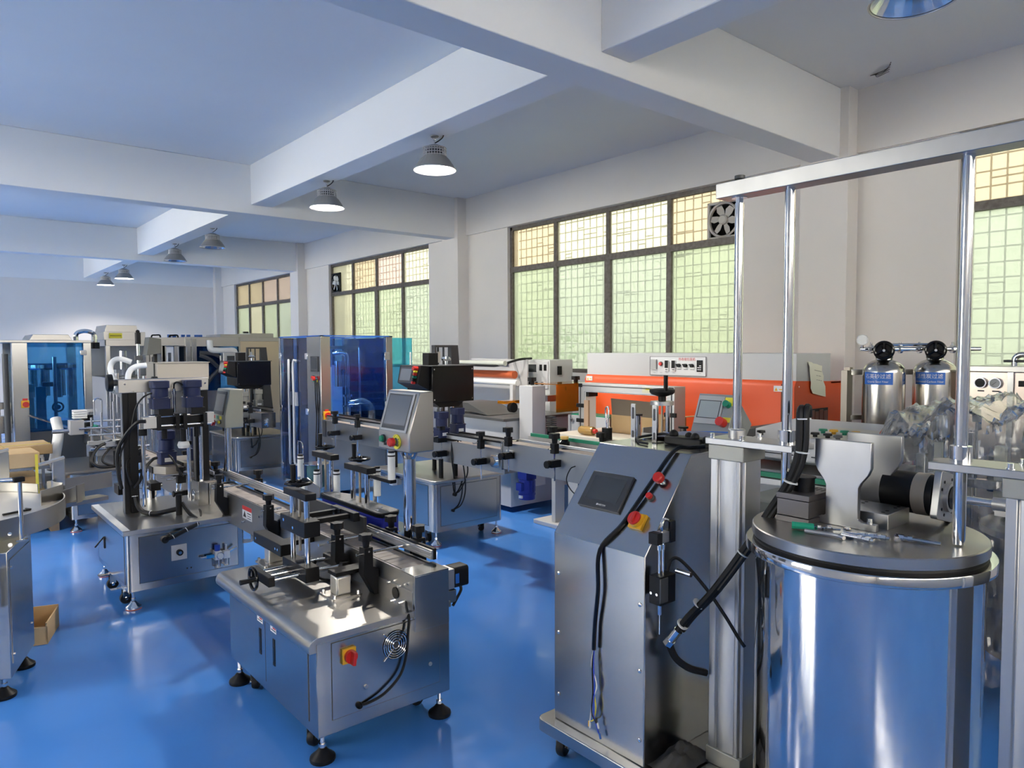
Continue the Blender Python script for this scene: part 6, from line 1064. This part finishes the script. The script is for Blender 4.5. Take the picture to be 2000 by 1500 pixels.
# ------------------------------------------------------------ two water filter vessels with a shared pipe
def cyl_text(t, body, size, cx, cy, r, ang, z, m):
    cu = bpy.data.curves.new('lettering', 'FONT'); cu.body = body; cu.size = size; cu.align_x = 'CENTER'; cu.align_y = 'CENTER'; cu.extrude = 0
    o = bpy.data.objects.new('lettering', cu); COL.objects.link(o); me = bpy.data.meshes.new_from_object(o); bpy.data.objects.remove(o)
    for v in me.vertices:
        a = R(ang)+v.co.x/r; v.co = Vector((cx+r*math.cos(a)-t.org[0], cy+r*math.sin(a)-t.org[1], z+v.co.y-t.org[2]))
    me.materials.clear(); me.materials.append(m); o = bpy.data.objects.new('lettering', me); COL.objects.link(o); o.parent = t.o
def vessel(x, y, cn, en, label):
    t = thing('filter_vessel', label, 'filter', (x, y, 0), 'steel water filter vessels'); r = .125
    t.add('vessel', lathe((x, y, 0), [(.10, .10), (r, .14), (r, 1.49), (r*.97, 1.515), (r*.86, 1.54), (r*.6, 1.562), (.05, 1.572), (.045, 1.60)], 48), POLISH if False else mat('satin_steel', (.55, .53, .49), .2, 1.))
    t.add('leg_ring', lathe((x, y, 0), [(.10, 0), (.11, 0), (.11, .11), (.10, .11)], 28, close=False), STEEL)
    n = 14; a0, a1 = 185-42, 185+42; v = []
    for i in range(n+1):
        a = R(a0+(a1-a0)*i/n); v += [(x+(r+.001)*math.cos(a), y+(r+.001)*math.sin(a), 1.415), (x+(r+.001)*math.cos(a), y+(r+.001)*math.sin(a), 1.493)]
    t.add('blue_label', G(v, [(2*i, 2*i+2, 2*i+3, 2*i+1) for i in range(n)]), BLUESTK)
    cyl_text(t, cn, .032, x, y, r+.002, 185, 1.466, STICK); cyl_text(t, en, .0175, x, y, r+.002, 185, 1.433, STICK)
    h = t.add('valve_head', rod('z', (x, y), 1.58, 1.66, .05, 18)+cyl((x, y, 1.632), (x-.09, y-.035, 1.632), .045, n=18), BLACK, .004)
    c = (x-.098, y-.038, 1.632); w = torus((0, 0, 0), .052, .010, 'x', 24, 8)+sum([cyl((0, 0, 0), (0, .05*math.cos(R(a)), .05*math.sin(R(a))), .012, n=6) for a in (90, 210, 330)], G())+cyl((0, 0, 0), (.02, 0, 0), .02, n=12)
    h.add('valve_wheel', w.rot('Z', 21).at(*c), BLACKG); h.add('wheel_badge', cyl((c[0]-.01, c[1]-.004, c[2]), (c[0]-.013, c[1]-.005, c[2]), .008, n=10), CHROME)
    return t
V1, V2 = (4.80, 1.98), (5.04, 1.765)
a = vessel(*V1, '石英砂过滤', 'Quartz Sand Filter', 'steel filter vessel with blue quartz sand label, next to the pressure gauge')
b = vessel(*V2, '活性炭过滤', 'Activated Carbon Filter', 'steel filter vessel with blue activated carbon label, next to the tall rod')
p = thing('filter_pipework', 'chrome pipe with clamps joining the two filter heads, gauge at its end', 'pipework', (4.95, 1.85, 1.6))
dv = Vector((.745, -.667, 0)); e0 = Vector((4.68, 2.085, 1.64)); e1 = Vector((5.25, 1.575, 1.64))
p.add('pipe', cyl(e0, Vector((*V1, 1.64))-dv*.05, .014, n=12)+cyl(Vector((*V1, 1.64))+dv*.05, Vector((*V2, 1.64))-dv*.05, .014, n=12)+cyl(Vector((*V2, 1.64))+dv*.05, e1, .014, n=12), CHROME)
p.add('upper_pipe', cyl(Vector((*V1, 1.668))+dv*.04, Vector((*V2, 1.668))-dv*.04, .010, n=10), CHROME)
for c in (Vector((*V1, 1.64))+dv*.10, Vector((*V2, 1.64))-dv*.10, Vector((*V2, 1.64))+dv*.11, Vector((*V1, 1.64))-dv*.085): p.add('pipe_clamp', cyl(c-dv*.008, c+dv*.008, .028, n=14)+cyl(c+Vector((0, 0, .02)), c+Vector((0, 0, .045)), .007, n=8), CHROME)
g = p.add('pressure_gauge', cyl((4.70, 2.075, 1.70), (4.682, 2.068, 1.70), .036, n=24), CHROME); g.add('gauge_face', cyl((4.682, 2.068, 1.70), (4.680, 2.067, 1.70), .031, n=24), STICK); g.add('gauge_stem', cyl((4.69, 2.072, 1.64), (4.69, 2.072, 1.668), .008, n=8), CHROME)
f = thing('filter_stand', 'square-tube steel frame behind the filter vessels', 'frame', (5.0, 2.1, 0))
for x, y in ((4.78, 2.20), (5.36, 1.70)): f.add('upright', box(x-.02, x+.02, y-.02, y+.02, 0, 1.52), mat('brown_steel', (.26, .23, .20), .4, .8))
f.add('cross_tube', (box(4.78, 5.55, 2.18, 2.22, 1.47, 1.505)).rot('Z', -41, (4.78, 2.2, 1.5)), STEEL); f.add('cross_tube', (box(4.78, 5.55, 2.18, 2.22, 1.17, 1.20)).rot('Z', -41, (4.78, 2.2, 1.2)), STEEL)
f.add('side_sheet', box(4.70, 4.76, 2.17, 2.21, .3, 1.50), mat('brown_steel', (.26, .23, .20), .4, .8))
# ------------------------------------------------------------ water treatment cabinet with gauges
M = thing('water_treatment_cabinet', 'pinkish steel water treatment panel with round dial gauges and bent top pipe', 'cabinet', (5.2, 1.1, 0))
M.add('cabinet_body', box(5.02, 5.6, .55, 1.56, .05, 1.50), mat('rosy_steel', (.66, .55, .48), .32, .9), .004); M.add('top_rail', box(5.0, 5.6, .53, 1.58, 1.50, 1.535), STEELH, .003); M.add('panel_rib', box(5.005, 5.02, 1.325, 1.355, .6, 1.50), STEEL); M.add('tank_rim', rod('x', (1.2, 1.0), 5.55, 5.9, .3, 24), STEEL)
for y, m in ((1.496, BLACK), (1.418, GREYP)):
    g = M.add('dial_gauge', rod('x', (y, 1.432), 4.998, 5.02, .033, 24), CHROME); g.add('dial_face', rod('x', (y, 1.432), 4.996, 4.998, .027, 24), m if m is BLACK else mat('grey_dial', (.25, .26, .27), .3)); g.add('needle', box(4.9945, 4.996, -.001, .001, -.016, .012).rot('X', 50).at(0, y, 1.432) if m is not BLACK else box(4.9945, 4.996, y-.02, y+.02, 1.445, 1.447), INK); g.add('dial_caption', box(5.018, 5.0195, y-.018, y+.018, 1.378, 1.386), INK)
M.add('meter', box(5.005, 5.02, 1.17, 1.30, 1.415, 1.45), BLACK, .002); M.add('top_pipe', tube([(5.1, 1.345, 1.535), (5.1, 1.345, 1.575), (5.1, 1.325, 1.60), (5.1, 1.25, 1.605), (5.1, .7, 1.605)], .018, 12, 5), CHROME); M.add('pipe_tap', rod('y', (5.09, 1.565), 1.29, 1.40, .008), DARK)
M.add('cabinet_stand', box(5.05, 5.55, .6, 1.5, 0, .05), DARK)
# ------------------------------------------------------------ machine wrapped in stretch film
M = thing('film_wrapped_machine', 'machine part hidden under crumpled clear stretch film beside the press', 'machine', (3.95, .85, 0))
M.add('frame', box(3.62, 3.66, 1.30, 1.34, 0, 1.15)+box(4.26, 4.30, 1.30, 1.34, 0, 1.20)+box(3.62, 3.66, .40, .44, 0, 1.12)+box(4.26, 4.30, .40, .44, 0, 1.15)+box(3.62, 4.30, 1.30, 1.34, 1.02, 1.06)+box(3.62, 3.66, .40, 1.34, 1.02, 1.06), STEEL, .003)
M.add('vessel', rod('z', (3.92, .85), .25, .80, .28, 32), DARK); M.add('vessel_lid', lathe((3.92, .85, .80), [(.30, 0), (.30, .03), (.2, .1), (.05, .14)], 32), STEEL)
M.add('blue_motor', box(3.80, 3.90, 1.0, 1.1, .98, 1.12), NAVY, .006); M.add('beige_strip', box(3.76, 3.80, 1.02, 1.06, .9, 1.2), PAPER); M.add('beige_strip', box(3.70, 3.73, 1.26, 1.29, .95, 1.2), PAPER); M.add('tag', box(3.80, 3.803, 1.13, 1.165, 1.30, 1.36), STICK); M.add('tag_stick', rod('z', (3.805, 1.147), .95, 1.30, .006), STEEL)
M.add('pipe', rod('y', (3.75, 1.10), .5, 1.25, .014)+rod('z', (3.62, 1.16), .6, 1.22, .012)+rod('z', (3.74, .72), .9, 1.32, .016)+rod('x', (.72, 1.15), 3.6, 4.2, .012), CHROME)
fr = random.Random(11); import mathutils
def nz(x, y, z, s=1.): return mathutils.noise.noise(Vector((x*s, y*s, z*s)))
top = [(1.62, 1.13), (1.56, 1.15), (1.50, 1.27), (1.44, 1.37), (1.40, 1.37), (1.34, 1.31), (1.28, 1.33), (1.20, 1.40), (1.12, 1.41), (1.04, 1.36), (.94, 1.40), (.82, 1.42), (.6, 1.40), (.36, 1.34)]
def ztop(y):
    for (a, za), (b, zb) in zip(top, top[1:]):
        if b <= y <= a: return za+(zb-za)*(a-y)/(a-b)
    return 1.2
nu, nv = 90, 84; v = []; ff = []
for i in range(nu+1):
    y = 1.57-1.21*i/nu; zt = ztop(y)
    for j in range(nv+1):
        s = j/nv                       # 0: bottom of the front skirt, then up, over the top, down the back
        if s < .5: u = s/.5; x = 3.52+.05*u; z = .18+(zt-.22)*u
        elif s < .78: u = (s-.5)/.28; x = 3.57+.72*u; z = zt-.04+.04*math.sin(u*2.4)
        else: u = (s-.78)/.22; x = 4.29+.05*u; z = zt-.02-(zt-.5)*u
        q = nz(x*2, y*3, z*3, 1.6)*.055+nz(x, y*1.5+9, z*1.5, 7)*.028+nz(x*2+z*4, y*4, z*2-y*6, 11)*.02+nz(x, y, z, 30)*.014+abs(nz(x+z, y*2, z*2, 16))*.03
        v.append((x+q*(1 if s < .5 or s > .78 else .3), y+q*.5, z+q*(.9 if .42 < s < .8 else .35)))
for i in range(nu):
    for j in range(nv): a = i*(nv+1)+j; ff.append((a, a+nv+1, a+nv+2, a+1))
M.add('stretch_film', G(v, ff), FILM, label='crumpled clear stretch film')
# ------------------------------------------------------------ small things on the console top
t = thing('slotted_plate', 'upright slotted steel strip on the console top, nearer the screen', 'plate', (2.36, 2.0, 1.255), 'slotted strips on the console')
t.add('strip', prism(rrect(1.985, 2.008, 1.255, 1.415, .004), 'x', 2.35, 2.356), STEEL); t.add('strip_foot', box(2.35, 2.40, 1.985, 2.008, 1.255, 1.26), STEEL); t.add('slots', prism(rrect(1.991, 2.002, 1.35, 1.40, .005), 'x', 2.349, 2.35)+prism(rrect(1.991, 2.002, 1.27, 1.30, .005), 'x', 2.349, 2.35), DARK)
t2 = dup(t, (2.36, 1.885, 1.255), 'upright slotted steel strip on the console top, beside the black adapter', 'slotted strips on the console')
t = thing('power_adapter', 'black power adapter with coiled lead on the console top', 'adapter', (2.4, 1.75, 1.255)); t.add('adapter_body', box(2.36, 2.44, 1.66, 1.84, 1.257, 1.29), BLACK, .006); t.add('adapter_lumps', ball((2.38, 1.70, 1.295), .018)+ball((2.40, 1.82, 1.295), .02)+ball((2.42, 1.76, 1.293), .015), BLACK); cable(t, [(2.42, 1.84, 1.275), (2.45, 1.90, 1.285), (2.46, 1.97, 1.275), (2.42, 2.02, 1.262), (2.36, 1.98, 1.262), (2.30, 1.92, 1.262), (2.28, 1.86, 1.262)], .006); cable(t, [(2.38, 1.66, 1.28), (2.35, 1.63, 1.30), (2.34, 1.60, 1.285)], .008)
t = thing('mesh_bag', 'grey mesh pouch with blue piping behind the console', 'bag', (2.75, 1.95, 1.255)); n = 8; vv = [(2.46+.14*i/n, 2.03-.36*j/n, 1.262+.018*math.sin(math.pi*j/n)*(.6+.4*math.sin(i*1.3))+.035*(i/n)*(j/n)) for i in range(n+1) for j in range(n+1)]
t.add('pouch', G(vv, [(i*(n+1)+j, i*(n+1)+j+1, (i+1)*(n+1)+j+1, (i+1)*(n+1)+j) for i in range(n) for j in range(n)]), mat('grey_mesh', (.19, .20, .26), .7)); t.add('piping', tube([vv[(n)*(n+1)+j] for j in range(n+1)], .006, 6, 2)+tube([vv[i*(n+1)] for i in range(n+1)], .006, 6, 2), BLUESTK)
# ------------------------------------------------------------ exhaust fans in the windows
def fan(y, z, m, mb, label, s=.20):
    x = XW+.07; t = thing('exhaust_fan', label, 'fan', (x, y, z), 'exhaust fans in the windows'); h = s; pts = []
    ring = [(y+h*.86*math.cos(R(a)), z+h*.86*math.sin(R(a))) for a in range(0, 360, 12)]
    t.add('housing', box(x, x+.06, y-h, y+h, z-h, z-h*.86)+box(x, x+.06, y-h, y+h, z+h*.86, z+h)+box(x, x+.06, y-h, y-h*.86, z-h, z+h)+box(x, x+.06, y+h*.86, y+h, z-h, z+h), m, .008)
    t.add('shroud', lathe((x+.01, y, z), [(h*.80, .0), (h*.92, -.012), (h*1.22, -.004), (h*1.0, .04), (h*.80, .05)], 40, 'x', False) if False else lathe((x, y, z), [(h*.84, .05), (h*.84, 0), (h*.9, -.01), (h*.96, 0)], 40, 'x', False), m); t.add('back_plate', box(x+.055, x+.06, y-h*.9, y+h*.9, z-h*.9, z+h*.9), BLACK)
    for k in range(6): t.add('blade', (prism([(.2*h, -.10*h), (.5*h, -.28*h), (.76*h, -.24*h), (.80*h, .05*h), (.5*h, .12*h), (.2*h, .1*h)], 'x', -.002, .002).rot('Y', 18)).rot('X', 60*k+15).at(x+.02, y, z), mb)
    t.add('hub', lathe((x, y, z), [(.26*h, .04), (.26*h, -.01), (.2*h, -.02), (.02, -.022)], 20, 'x'), mb)
CREAM = mat('cream_plastic', (.50, .47, .42), .5)
fan(4.42, 3.02, CREAM, CREAM, 'cream six-blade exhaust fan in the big window beside the press rods', .20)
fan(13.55, 3.02, BLACK, mat('pale_blades', (.6, .6, .58), .5), 'black-framed exhaust fan with pale blades in the farther window', .2)
# cable box high on the corner column: bundle of bare wires
solo('bare_wires', 'bunch of bare black wires sticking out near the ceiling corner by the column', 'wire', sum([tube([(6.30, 2.72+.01*i, 3.955), (6.30-.03*i, 2.70-.03*i, 3.93), (6.28-.04*i, 2.60-.02*i, 3.94+.003*i)], .0025, 5, 3) for i in range(5)], G()), RUBBER, org=(6.3, 2.7, 3.95))
